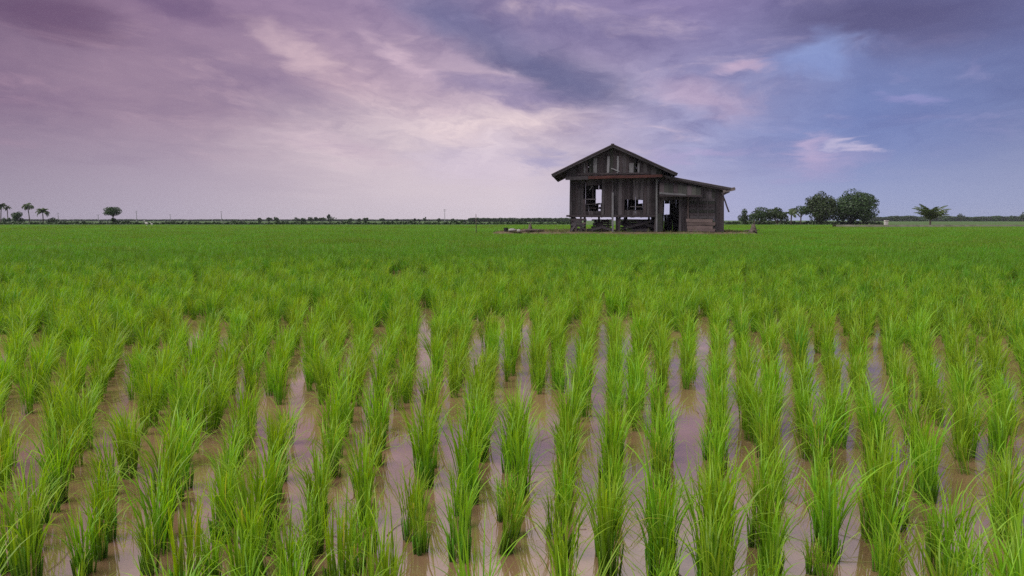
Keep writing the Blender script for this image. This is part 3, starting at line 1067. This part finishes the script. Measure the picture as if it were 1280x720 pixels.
plank('torn_sheet', an, H(903, 242.5, RY + .55), H(911, 238.6, RY + .55), 0.24, 0.02, M['wood_dark'], ragged=0.05)
plank('strut', an, H(904.0, 245.5, -0.15), H(911.3, 265, -0.15), 0.10, 0.05, M['wood_dark'], ragged=0.01)

aw = part('annexe_wall')
dx0, dx1 = H(829.5, 260, AY).x, H(849, 260, AY).x
wall_boards(aw, dx1, ax1, AY, 0.0, lambda x: aroof_z(x) - 0.05, [], 0.20, ['wood', 'wood', 'wood_green', 'wood_dark'])
wall_boards(aw, ax0, dx1, AY, H(840, 248, AY).z, lambda x: aroof_z(x) - 0.05, [], 0.22, ['wood_dark'])
plank('door_post', aw, H(849.8, 289.6, AY - .04), H(849.8, 246, AY - .04), 0.14, 0.06, M['wood'])
plank('door_post', aw, H(860.3, 276, AY - .04), H(860.3, 247, AY - .04), 0.10, 0.05, M['wood_pink'])
plank('lintel', aw, H(828, 249.5, AY - .03), H(851, 248.8, AY - .03), 0.14, 0.06, M['wood_dark'])
plank('broken_slat', aw, H(839, 254.2, AY + .05), H(846, 252.0, AY + .05), 0.06, 0.03, M['wood'])
plank('door_jamb_board', aw, H(823.8, 289.6, AY - .02), H(823.8, 267, AY - .02), 0.50, 0.04, M['wood_green'])
plank('door_jamb_board', aw, H(825.5, 267, AY + .12), H(825.5, 240, AY + .12), 0.36, 0.04, M['wood_dark'])
sh = part('shutter')        # boarded panel beside the door
for i, yy_ in enumerate(np.linspace(249.5, 271.5, 7)):
    plank('plank', sh, H(862.5, yy_, AY - .045), H(893.5, yy_ + 0.3, AY - .045), 0.185, 0.022, M[['wood', 'wood_green', 'wood_dark'][i % 3]])
plank('batten', sh, H(872.5, 271, AY - .07), H(872.5, 248, AY - .07), 0.09, 0.02, M['wood'])
plank('batten', sh, H(884.5, 271, AY - .07), H(884.5, 248, AY - .07), 0.09, 0.02, M['wood'])
lo = part('skirting_boards')
for i, yy_ in enumerate((275.6, 279.8, 284.0, 287.6)):
    plank('plank', lo, H(858 + i * 0.6, yy_, AY - .06), H(891 + (i % 2) * 3, yy_ + 0.2, AY - .06), 0.215, 0.03, M['wood_pink'])
plank('corner_post', aw, H(903.5, 289.6, AY - .03), H(903.5, 241.5, AY - .03), 0.14, 0.10, M['wood_dark'])
plank('corner_post', aw, H(897.5, 289.6, AY - .03), H(897.5, 242, AY - .03), 0.10, 0.05, M['wood_dark'])
sw = part('annexe_side_wall')
wall_boards(sw, AY + .03, AY + ADEP, ax1 - 0.02, 0.0, aroof_z(ax1) - 0.06, [], 0.24, W4, (1, 0, 0), 'y', 0.03)
abk = part('annexe_back_wall')
wall_boards(abk, ax0, ax1, AY + ADEP, 0.0, lambda x: aroof_z(x) - 0.05, [rect((830.2, 254.3), (837, 268.2), AY + ADEP)], 0.25, W4, (0, 1, 0), gapw=0.003)
# wall of the main house behind the doorway, below floor level
wall_boards(part('annexe_inner_wall'), 0.2, AY + ADEP, ax0 - 0.03, 0.0, zfloor, [], 0.3, ['wood_dark'], (1, 0, 0), 'y', 0.0, gapw=0.003)
# awning over the doorway
aw2 = part('awning')
nA = 9
for i in range(nA):
    f0, f1 = i / nA, (i + 1) / nA
    xa, xb = 824.5 + (876 - 824.5) * f0, 824.5 + (876 - 824.5) * f1
    xm = (xa + xb) / 2
    top_ = H(xm, 228 + 4.0 * f0, AY - 0.05); bot_ = H(xm, 243.2 + 1.2 * f0 + rh.uniform(-.5, .9), AY - 0.75)
    plank('plank', aw2, bot_, top_, (H(xb, 240, AY - .7).x - H(xa, 240, AY - .7).x) - 0.006, 0.022, M['wood_green' if i % 3 else 'wood_dark'], (0, -1, 0.6), ragged=0.03)
plank('batten', aw2, H(824.5, 241.5, AY - .80), H(857, 243.6, AY - .80), 0.12, 0.025, M['wood_pale'])
plank('batten', aw2, H(824.5, 244.5, AY - .76), H(877, 244.8, AY - .76), 0.12, 0.05, M['wood_dark'])
for xp in (826, 874):
    plank('bracket', aw2, H(xp, 254, AY - .03), H(xp, 245.5, AY - .72), 0.06, 0.05, M['wood_dark'])

# ------------------------------------------------------------------ timber stored under the hut
def loose(name, a, b, w, th, mat, label, cat, group=None, facing=(0, 0, -1)):
    """a board lying free: top-level, hut coordinates turned to world"""
    o_ = plank(name, None, a, b, w, th, mat, facing, 0.03, 0.01)
    o_.matrix_basis = hut_m @ o_.matrix_basis
    tag(o_, label, cat, group)
    return o_


hut_m = Matrix.Translation(HO) @ Matrix.Rotation(-TH, 4, 'Z')
for (xa, xb, lvls, yb) in ((741, 765, 7, 0.7), (776, 815, 8, 0.9)):
    A_, B_ = H(xa, 285, yb).x, H(xb, 285, yb).x
    for i in range(lvls):
        z = 0.02 + (H(780, 273.5, yb).z - 0.05) * (i + 0.5) / lvls
        n_ = 3
        for j in range(n_):
            loose('timber_plank', (A_ + rh.uniform(-.15, .3), yb + j * 0.42 + rh.uniform(-.05, .05), z), (B_ + rh.uniform(-.3, .15), yb + j * 0.42 + rh.uniform(-.08, .08), z),
                  0.36, 0.105, M['wood_dark'], 'dark timber plank in the stacks under the raised hut floor', 'plank', 'timber planks stacked under the hut')
    for f_ in (0.2, 0.8):
        for i in range(lvls - 1):
            z = 0.02 + (H(780, 273.5, yb).z - 0.05) * (i + 1.0) / lvls
            xx = A_ + (B_ - A_) * f_
            loose('timber_bearer', (xx, yb - 0.15, z), (xx, yb + 0.6, z), 0.09, 0.075, M['wood_dark'], 'short bearer between the planks stacked under the hut', 'bearer', 'bearers in the plank stacks')
for (p0, p1, y_) in (((776, 279.5), (790, 287), .7), ((795, 276), (818, 283.5), .6), ((741, 281), (760, 275), .6), ((752, 283.5), (764, 287.5), .45), ((778, 286), (816, 276), .5), ((743, 276), (762, 287), .55), ((783, 288.5), (812, 287), .4), ((734, 288), (752, 284), .4), ((800, 288), (818, 280.5), .8)):
    a_, b_ = H(*p0, y_), H(*p1, y_)
    loose('leaning_board', a_, b_, 0.17, 0.04, M['wood'], 'grey board leaning askew against the timber under the hut', 'board', 'boards leaning under the hut', (0, -1, 0))


# ------------------------------------------------------------------ bits lying on the bund
def hut_world(v): return hut_m @ Vector(v)


def blob(rs, c, s, n1=7, n2=9, amp=0.2):
    V, F = [], []
    ph = [rs.uniform(0, 6.28) for _ in range(6)]
    for i in range(n1 + 1):
        th = math.pi * i / n1
        for j in range(n2):
            fi = 2 * math.pi * j / n2
            k_ = 1 + amp * (math.sin(3 * fi + ph[0] + 2 * th) * .5 + math.sin(2 * fi + ph[1]) * math.cos(3 * th + ph[2]) * .6)
            V.append(Vector((c[0] + s[0] * k_ * math.sin(th) * math.cos(fi), c[1] + s[1] * k_ * math.sin(th) * math.sin(fi), c[2] + s[2] * math.cos(th) * k_)))
    for i in range(n1):
        for j in range(n2):
            a_, b_ = i * n2 + j, i * n2 + (j + 1) % n2
            F.append((a_, b_, b_ + n2, a_ + n2))
    return V, F


rb = random.Random(77)


def on_bund(px, v=-0.3):
    q = H(px, 285, v)
    w_ = hut_world((q.x, v, 0)); w_.z = BUND_Z - 0.02
    return w_


b0 = on_bund(640); o = mesh_obj('plastic_sack', *blob(rb, (0, 0, 0.14), (0.30, 0.2, 0.12)), M['sack'], smooth=True); o.location = b0
tag(o, 'crumpled white sack lying on the earth bund near the stump', 'sack')
b0 = on_bund(648.5); o = mesh_obj('plastic_sack', *blob(rb, (0, 0, 0.09), (0.17, 0.14, 0.11)), M['sack'], smooth=True); o.location = b0
tag(o, 'small white sack lying between larger sack and stump', 'sack')
b0 = on_bund(632.3)
V, F = tube([(0, 0, 0), (0, 0, .02), (0, 0, .30), (0, 0, .32), (0, 0, .05)], [.12, .13, .17, .155, .10], 14)
o = mesh_obj('bucket', V, F, M['rubber'], smooth=False); o.location = b0
tag(o, 'black plastic bucket standing beside the white sack', 'bucket')
for (pxs, hgt, lab, w_) in ((662, 0.55, 'broken grey tree stump on the bund beside the sacks', .2), (941, 0.58, 'low tangled tree stump on the bund past the annexe', .24)):
    r_ = empty('tree_stump', on_bund(pxs)); tag(r_, lab, 'stump', 'tree stumps on the bund')
    V, F = tube([(0, 0, -.05), (0.02, 0, .12), (0.05, 0, hgt * .6), (.03, 0, hgt)], [w_ * 1.5, w_, w_ * .7, w_ * .45], 9)
    mesh_obj('trunk', V, F, M['bark'], r_, smooth=True)
    for _ in range(6):
        th = rb.uniform(0, 6.28)
        L = rb.uniform(.35, .7)
        V, F = tube([(0, 0, .1), (math.cos(th) * L * .5, math.sin(th) * L * .5, .16), (math.cos(th) * L, math.sin(th) * L, rb.uniform(.0, .2))], [.07, .05, .02], 6)
        mesh_obj('root', V, F, M['bark'], r_, smooth=True)
    V, F = tube([(0.02, 0, hgt * .7), (.1, .05, hgt * 1.1), (.12, .03, hgt * 1.5)], [.05, .035, .012], 6)
    mesh_obj('branch', V, F, M['bark'], r_, smooth=True)
V, F = tube([(-.8, 0, .1), (-.2, .05, .13), (.4, 0, .12), (.9, -.06, .1)], [.07, .10, .10, .07], 9)
o = mesh_obj('log', V, F, M['bark'], smooth=True); o.location = on_bund(665, -0.75); o.rotation_euler.z = .2
tag(o, 'grey log lying on the bund in front of stump', 'log')
# thin pole standing at the end of the bund
q = at_ground(595, HUT_D, 0)
V, F = tube([(0, 0, -.3), (.01, 0, .8), (.0, 0, px_h(267.5, HUT_D))], [.03, .028, .022], 7)
o = mesh_obj('marker_pole', V, F, M['bark'], smooth=True); o.location = q
tag(o, 'thin dark pole standing alone in the rice by the bund', 'pole')

# low dry grass and weeds over the bund
V, F, T, C = [], [], [], []
V2, F2, T2, C2 = [], [], [], []
for _ in range(5200):
    u, v = rb.uniform(-7, 16), rb.uniform(-2.6, 12)
    w_ = hut_world((u, v, 0))
    e = in_bund(w_.x, w_.y)
    if e < -0.35: continue
    inside = (wl - .2 < u < ax1 + .2) and v > -0.15 and v < DEP
    if inside and rb.random() < 0.85: continue
    z = BUND_Z - 0.03 if e > 0.1 else BUND_Z - 0.03 + (e - 0.1) * 0.7
    tall = 0.10 + 0.10 * rb.random() + (rb.uniform(.1, .32) if rb.random() < .05 else 0)
    d_ = tuft_data(rb, 7, tall, 0.5, 0.7, 0.07, 2, 0.02, 0.1, centre=(w_.x, w_.y))
    tgt = (V, F, T, C) if rb.random() < 0.55 else (V2, F2, T2, C2)
    o_ = len(tgt[0])
    tgt[0].extend(p_ + Vector((0, 0, z)) for p_ in d_[0]); tgt[1].extend(tuple(a_ + o_ for a_ in g) for g in d_[1]); tgt[2].extend(d_[2]); tgt[3].extend(d_[3])
tag(mesh_obj('grass', V, F, M['dry'], attrs={'t': T, 'tint': C}), 'short dry grass growing on the earth bund', 'grass', kind='stuff')
tag(mesh_obj('weeds', V2, F2, M['weed'], attrs={'t': T2, 'tint': C2}), 'low green weeds growing on the earth bund', 'weeds', kind='stuff')


# ------------------------------------------------------------------ trees
def leaves_in(rs, clumps, n, size):
    """leaf faces spread through ellipsoid clumps (centre, radii), denser to the outside"""
    V, F, T, C = [], [], [], []
    wts = [c[1][0] * c[1][1] * c[1][2] for c in clumps]
    for _ in range(n):
        (c, r_) = rs.choices(clumps, wts)[0]
        while True:
            d = Vector((rs.uniform(-1, 1), rs.uniform(-1, 1), rs.uniform(-1, 1)))
            if 0.15 < d.length < 1: break
        d = d.normalized() * (d.length ** 0.4)
        p_ = Vector((c[0] + d.x * r_[0], c[1] + d.y * r_[1], c[2] + d.z * r_[2]))
        nrm = (d + Vector((rs.gauss(0, .6), rs.gauss(0, .6), rs.gauss(0.3, .6)))).normalized()
        a_ = nrm.orthogonal().normalized(); b_ = nrm.cross(a_)
        th = rs.uniform(0, 6.28)
        u_ = a_ * math.cos(th) + b_ * math.sin(th); v_ = nrm.cross(u_)
        s_ = size * rs.uniform(.6, 1.3)
        o_ = len(V)
        V += [p_ - u_ * s_, p_ + v_ * s_ * .45, p_ + u_ * s_, p_ - v_ * s_ * .45]
        F.append((o_, o_ + 1, o_ + 2, o_ + 3))
        T += [.3, .6, 1, .6]; C += [rs.uniform(0, .93)] * 4
    return V, F, T, C


def broad_tree(name, loc, h, w, label, cat='tree', group=None, trunk_f=0.3, n=2600, leaf=0.22, seed=1, squash=1.0, clumps_n=14, limbs=6, parts=True):
    rs = random.Random(seed)
    root = empty(name, loc); tag(root, label, cat, group)
    rx = w / 2
    zc_ = h * (trunk_f + (1 - trunk_f) * 0.5); rz_ = h * (1 - trunk_f) / 2
    clumps = []
    for i in range(clumps_n):
        while True:
            d = Vector((rs.uniform(-1, 1), rs.uniform(-1, 1), rs.uniform(-1, 1)))
            if d.length < 1: break
        k_ = rs.uniform(.30, .46)
        cr = (rx * k_, rx * k_, min(rx, rz_) * k_ * 1.05)
        lim = 1 - k_ * 0.8
        clumps.append(((d.x * rx * lim, d.y * rx * lim, zc_ + d.z * rz_ * lim * squash), cr))
    tv = []
    tr_ = max(.05, h * 0.032)
    top = h * (trunk_f + 0.25)
    tv.append(tube([(0, 0, -.4), (rs.uniform(-.1, .1), 0, h * trunk_f * .5), (0, 0, h * trunk_f), (rs.uniform(-.2, .2), 0, top)], [tr_ * 1.35, tr_, tr_ * .85, tr_ * .4], 8))
    for i in range(limbs):
        c = Vector(clumps[i % len(clumps)][0])
        s0 = Vector((0, 0, h * trunk_f * rs.uniform(.75, 1.1)))
        tv.append(tube([s0, (s0 + c) / 2 + Vector((0, 0, rs.uniform(-.1, .3))), c], [tr_ * .5, tr_ * .33, tr_ * .12], 6))
    mesh_obj('trunk', *merge(*tv), M['bark'], root, smooth=True)
    V, F, T, C = leaves_in(rs, clumps, n, leaf)
    mesh_obj('crown', V, F, M['tree'], root, attrs={'t': T, 'tint': C})
    return root


def frond_mesh(rs, L, droop, pairs=16, lw=0.05, ll=0.45):
    V, F, T, C = [], [], [], []
    pts = []
    ang = R(62); p_ = Vector((0, 0, 0))
    for i in range(pairs + 1):
        pts.append(p_.copy())
        a_ = ang - droop * (i / pairs) ** 1.3
        p_ = p_ + Vector((math.cos(a_), 0, math.sin(a_))) * (L / pairs)
    rv, rf = tube(pts, [0.035 * L / 3 * (1 - .85 * i / pairs) for i in range(pairs + 1)], 4)
    V += rv; F += rf; T += [.3] * len(rv); C += [.5] * len(rv)
    for i in range(2, pairs + 1):
        s_ = i / pairs
        l_ = ll * math.sin(math.pi * (0.12 + 0.83 * s_)) + .05
        d = (pts[i] - pts[i - 1]).normalized()
        for sd in (-1, 1):
            dirv = (Vector((0, sd, 0)) * .8 + d * .55 + Vector((0, 0, -.45 + rs.uniform(-.2, .2)))).normalized()
            q0 = pts[i]; q1 = q0 + dirv * l_ * .55 + Vector((0, 0, .02)); q2 = q0 + dirv * l_ + Vector((0, 0, -.12 * l_))
            o_ = len(V)
            V += [q0 - d * lw, q0 + d * lw, q1 + d * lw, q1 - d * lw, q2]
            F += [(o_, o_ + 1, o_ + 2, o_ + 3), (o_ + 3, o_ + 2, o_ + 4)]
            T += [.2, .2, .6, .6, 1]; C += [rs.uniform(0, .9)] * 5
    return V, F, T, C


def palm(loc, trunk_h, L, label, group=None, seed=1, n=15, droop=1.5, lw=0.05, lean=0.0, low=0.95):
    rs = random.Random(seed)
    root = empty('coconut_palm', loc); tag(root, label, 'palm tree', group)
    tr_ = 0.16 if trunk_h < 3 else 0.14
    pts = [(lean * (i / 5) ** 2, 0, -0.3 + (trunk_h + .3) * i / 5) for i in range(6)]
    mesh_obj('trunk', *tube(pts, [tr_ * 1.5, tr_ * 1.1, tr_, tr_ * .95, tr_ * .9, tr_ * .85], 8), M['bark'], root, smooth=True)
    cr = empty('crown', (lean, 0, trunk_h), parent=root)
    meshes = []
    for q in range(4):
        V, F, T, C = frond_mesh(rs, L * rs.uniform(.85, 1.1), droop * rs.uniform(.75, 1.2), lw=lw, ll=L * 0.26)
        m_ = mesh_obj('frond', V, F, M['palm'], attrs={'t': T, 'tint': C}, link=False)
        meshes.append(m_.data)
    for i in range(n):
        o_ = bpy.data.objects.new('frond', meshes[i % 4]); COL.objects.link(o_); o_.parent = cr
        o_.rotation_euler = (rs.uniform(-.15, .15), rs.uniform(-.55, low), i * 2.4 + rs.uniform(-.2, .2))
    return root


# right-hand group
DT = 150.0
GZ = 0.25
sc = DT / FPX
def tree_px(name, px, w_px, top_px, dist, label, **kw):
    h = px_h(top_px, dist) - GZ
    return broad_tree(name, at_ground(px, dist, GZ), h, w_px * dist / FPX, label, **kw)


tree_px('broadleaf_tree', 1064, 62, 236, 154, 'large round dark green tree, tallest of its cluster past the hut', trunk_f=.03, n=10500, leaf=.26, seed=3, clumps_n=34, limbs=9)
tree_px('broadleaf_tree', 1026, 42, 237, 152, 'loose crowned tree with gaps, touching the large round tree', trunk_f=.02, n=6500, leaf=.26, seed=9, clumps_n=24, limbs=8)
tree_px('broadleaf_tree', 1001, 29, 253.5, 156, 'small slender tree beside the loose crowned tree', trunk_f=.35, n=1200, leaf=.22, seed=12, clumps_n=9)
tree_px('bush', 972, 32, 257.5, 148, 'dark rounded bush at the end of bush row nearer the trees', cat='bush', group='bushes past the hut', trunk_f=.05, n=2200, leaf=.22, seed=14, clumps_n=14)
tree_px('bush', 949, 40, 259, 150, 'low wide dark bush in the middle of the bush row', cat='bush', group='bushes past the hut', trunk_f=.05, n=2200, leaf=.22, seed=15, clumps_n=14)
tree_px('bush', 932, 20, 261, 151, 'small round bush at the end of bush row nearer the hut', cat='bush', group='bushes past the hut', trunk_f=.1, n=800, leaf=.2, seed=16, clumps_n=8)
palm(at_ground(989, 149, GZ), 2.3, 2.0, 'small drooping palm between the bushes and slender tree', seed=4, n=12, lw=.07)
palm(at_ground(1163, 120, 0.2), 1.0, 3.5, 'young short coconut palm standing alone by the clay bund', seed=11, n=20, droop=1.2, lw=.09, low=0.2)
o = mesh_obj('marker_stone', *merge(boxvf((0, 0, .5), (.5, .4, 1.0), .03), boxvf((0, 0, 1.05), (.6, .5, .12), .02)), M['concrete'])
o.location = at_ground(1108, 118, 0.1); tag(o, 'small pale concrete block on the clay bund near the palm', 'block')

# left-hand group
palm(at_ground(1, 215, GZ), 5.2, 2.1, 'palm with tilted crown furthest along the left palm line from the round tree'.replace('left ', ''), 'coconut palms by the hedge', seed=21, n=16, droop=2.1, lw=.09, lean=.5)
palm(at_ground(10, 235, GZ), 5.0, 1.5, 'thin small-headed palm next to the tilted palm', 'coconut palms by the hedge', seed=22, n=15, droop=2.2, lw=.09)
palm(at_ground(37, 215, GZ), 5.3, 2.2, 'slim tall palm with a drooping umbrella-shaped crown', 'coconut palms by the hedge', seed=23, n=18, droop=2.3, lw=.09, lean=-.3)
palm(at_ground(54, 205, GZ), 3.3, 2.3, 'thicker bushy palm standing beside the slim tall palm', 'coconut palms by the hedge', seed=24, n=24, droop=2.0, lw=.10)
tree_px('bush', 23, 18, 265, 200, 'dark dome shaped bush between the thin palm and slim palm', cat='bush', trunk_f=.02, n=1500, leaf=.22, seed=31, clumps_n=14)
tree_px('bush', 8, 11, 270.5, 202, 'low bush under the thin small-headed palm', cat='bush', trunk_f=.02, n=500, leaf=.2, seed=32, clumps_n=8)
tree_px('bush', 65, 15, 271, 205, 'low flat bush beside the thicker bushy palm', cat='bush', trunk_f=.02, n=600, leaf=.2, seed=33, clumps_n=9)
tree_px('broadleaf_tree', 141.5, 27, 257.5, 190, 'lone umbrella shaped tree rising from the hedge', trunk_f=.42, n=2200, leaf=.2, seed=35, clumps_n=18, limbs=8)
tree_px('bush', 142.5, 9, 270.5, 189, 'small dark bush under the lone umbrella shaped tree', cat='bush', trunk_f=.02, n=450, leaf=.18, seed=36, clumps_n=7)

# small trees along the horizon
far_trees = [(325, 8, 272), (336, 8, 271), (346, 8, 271), (371, 9, 271.5), (379, 6, 271.5), (388, 9, 271), (395, 7, 271), (403, 9, 270.5), (413, 13, 269.5), (411, 4, 266.5),
             (436, 9, 272), (449, 6, 272.5), (457, 10, 272), (478, 9, 273), (496, 4, 271.5), (518, 4, 271), (524, 4, 273), (531, 4, 270.5), (549, 6, 273), (566, 7, 273.5), (580, 8, 274)]
for i, (px, w_, tp) in enumerate(far_trees):
    tree_px('distant_tree', px, w_ * 1.15, tp, 330 + (i * 37) % 60, 'tiny dark tree on the horizon behind the open field', group='tiny trees along the horizon', trunk_f=.06, n=380, leaf=.36, seed=60 + i, clumps_n=8, limbs=3)
for i, (px, w_, tp) in enumerate([(1120, 8, 269.5), (1131, 5, 269), (1201, 10, 267), (1218, 7, 270.5), (1264, 4, 269), (1278, 9, 264.5), (1245, 9, 270.5), (1155, 10, 270), (1184, 12, 270)]):
    tree_px('distant_tree', px, w_ * 1.2, tp, 520 + (i * 41) % 60, 'hazy tree standing in the far treeline past the palm', group='hazy trees in the far treeline', trunk_f=.06, n=420, leaf=.5, seed=90 + i, clumps_n=8, limbs=3)


# hedges and far woods that read as one mass
def hedge(name, px0, px1, dist, top_fn, label, seed, leaf, per_m, depth, wobble=1.0):
    rs = random.Random(seed)
    V, F, T, C = [], [], [], []
    x0_, x1_ = at_ground(px0, dist).x, at_ground(px1, dist).x
    n_ = int((x1_ - x0_) * per_m)
    for _ in range(n_):
        x = rs.uniform(x0_, x1_)
        px = 640 + x / dist * FPX
        hh = (px_h(top_fn(px), dist) - GZ)
        z = GZ + hh * (rs.random() ** 0.75) * 1.0
        y = dist + rs.uniform(0, depth)
        nrm = Vector((rs.gauss(0, .6), rs.gauss(-.4, .6), rs.gauss(.4, .5))).normalized()
        a_ = nrm.orthogonal().normalized(); b_ = nrm.cross(a_); s_ = leaf * rs.uniform(.6, 1.3)
        o_ = len(V); p_ = Vector((x, y, z))
        V += [p_ - a_ * s_, p_ + b_ * s_ * .6, p_ + a_ * s_, p_ - b_ * s_ * .6]
        F.append((o_, o_ + 1, o_ + 2, o_ + 3)); T += [.3, .6, 1, .6]; C += [rs.uniform(0, .9)] * 4
    o_ = mesh_obj(name, V, F, M['tree'], attrs={'t': T, 'tint': C})
    tag(o_, label, 'hedge' if 'hedge' in name else 'woods', kind='stuff')


def bump(px, amp, *fs): return amp * sum(math.sin(px * f_ + i * 1.7) for i, f_ in enumerate(fs)) / len(fs)


hedge('hedge', -40, 720, 160, lambda p_: 278.0 + bump(p_, 2.2, .23, .57, .09, 1.1), 'low dark hedge along the far edge of the rice field', 41, .28, 42, 1.5)
hedge('hedge', 905, 1105, 158, lambda p_: 277.2 + bump(p_, .8, .31, .77, .13), 'low dark scrub under the tree cluster past the hut', 45, .28, 42, 1.5)
hedge('treeline', 585, 720, 420, lambda p_: 273.0 + bump(p_, .5, .4, .9, .17), 'hazy blue woods on the horizon beside the hut', 42, .6, 70, 4)
hedge('treeline', 1080, 1330, 640, lambda p_: 270.8 + bump(p_, 1.2, .11, .29, .05), 'hazy blue woods on the horizon past the palm', 43, .85, 80, 6)
hedge('treeline', -60, 590, 700, lambda p_: 274.6 + bump(p_, .3, .11, .29, .05), 'thin hazy woods along the horizon behind the hedge', 44, .8, 40, 6)


# masts far off
def mast(px, top, dist, label, arms):
    h = px_h(top, dist) - GZ
    root = empty('power_mast', at_ground(px, dist, GZ)); tag(root, label, 'mast', 'masts on the horizon')
    mesh_obj('pole', *tube([(0, 0, -.3), (0, 0, h)], [.22, .10], 6), M['steel'], root)
    for z in arms:
        mesh_obj('cross_arm', *boxvf((0, -.14, h * z), (1.8, .14, .14)), M['steel'], root)


mast(73, 266, 420, 'thin mast behind the bushy palm', (.95,))
mast(123, 268.5, 420, 'short thin mast just before the umbrella shaped tree', (.95,))
mast(171, 263.5, 420, 'tall mast just beyond the umbrella shaped tree', (.95, .8))
mast(213, 268, 460, 'short mast standing alone above the hedge', (.95,))
mast(277, 264, 460, 'lattice thin mast above the open hedge stretch'.replace('lattice ', ''), (.95,))
mast(556, 261.5, 430, 'tallest mast standing by the small trees near the hut', (.95, .85))

# white egrets at the field edge
for px, dist, lab in ((183, 118, 'white egret standing upright at the edge of the rice'), (189.5, 121, 'second smaller egret hunched in the rice beside the first')):
    k_ = 1.0 if dist == 118 else .75
    body = blob(rb, (0, 0, .62 * k_ + .1), (.14 * k_, .24 * k_, .15 * k_), 7, 9, .05)
    neck = tube([(0, -.16 * k_, .66 * k_ + .1), (0, -.26 * k_, .82 * k_ + .1), (0, -.2 * k_, .95 * k_ + .1), (0, -.28 * k_, 1.05 * k_ + .1), (0, -.36 * k_, 1.05 * k_ + .1), (0, -.48 * k_, 1.02 * k_ + .1)], [.06, .04, .035, .05, .035, .008], 7)
    legs = merge(tube([(.04, 0, 0), (.04, .03, .3), (.04, 0, .6 * k_ + .05)], [.012] * 3, 5), tube([(-.04, 0, 0), (-.04, .03, .3), (-.04, 0, .6 * k_ + .05)], [.012] * 3, 5))
    o = mesh_obj('egret', *merge(body, neck, legs), M['feather'], smooth=True)
    o.location = at_ground(px, dist, 0.0)
    o.rotation_euler.z = rb.uniform(-1, 1)
    tag(o, lab, 'egret')

# ------------------------------------------------------------------ air
hz = mesh_obj('haze', *boxvf((0, 650, 8.5), (2600, 1500, 20)))
m, k, out = new_mat('haze')
pvn = k.node('ShaderNodeVolumePrincipled')
pvn.inputs['Color'].default_value = (0.80, 0.86, 1.0, 1)
pvn.inputs['Density'].default_value = 0.00013
pvn.inputs['Anisotropy'].default_value = 0.0
k.l.new(pvn.outputs[0], out.inputs['Volume'])
hz.data.materials.append(m)
tag(hz, 'thin bluish air over the field', 'haze', kind='stuff')
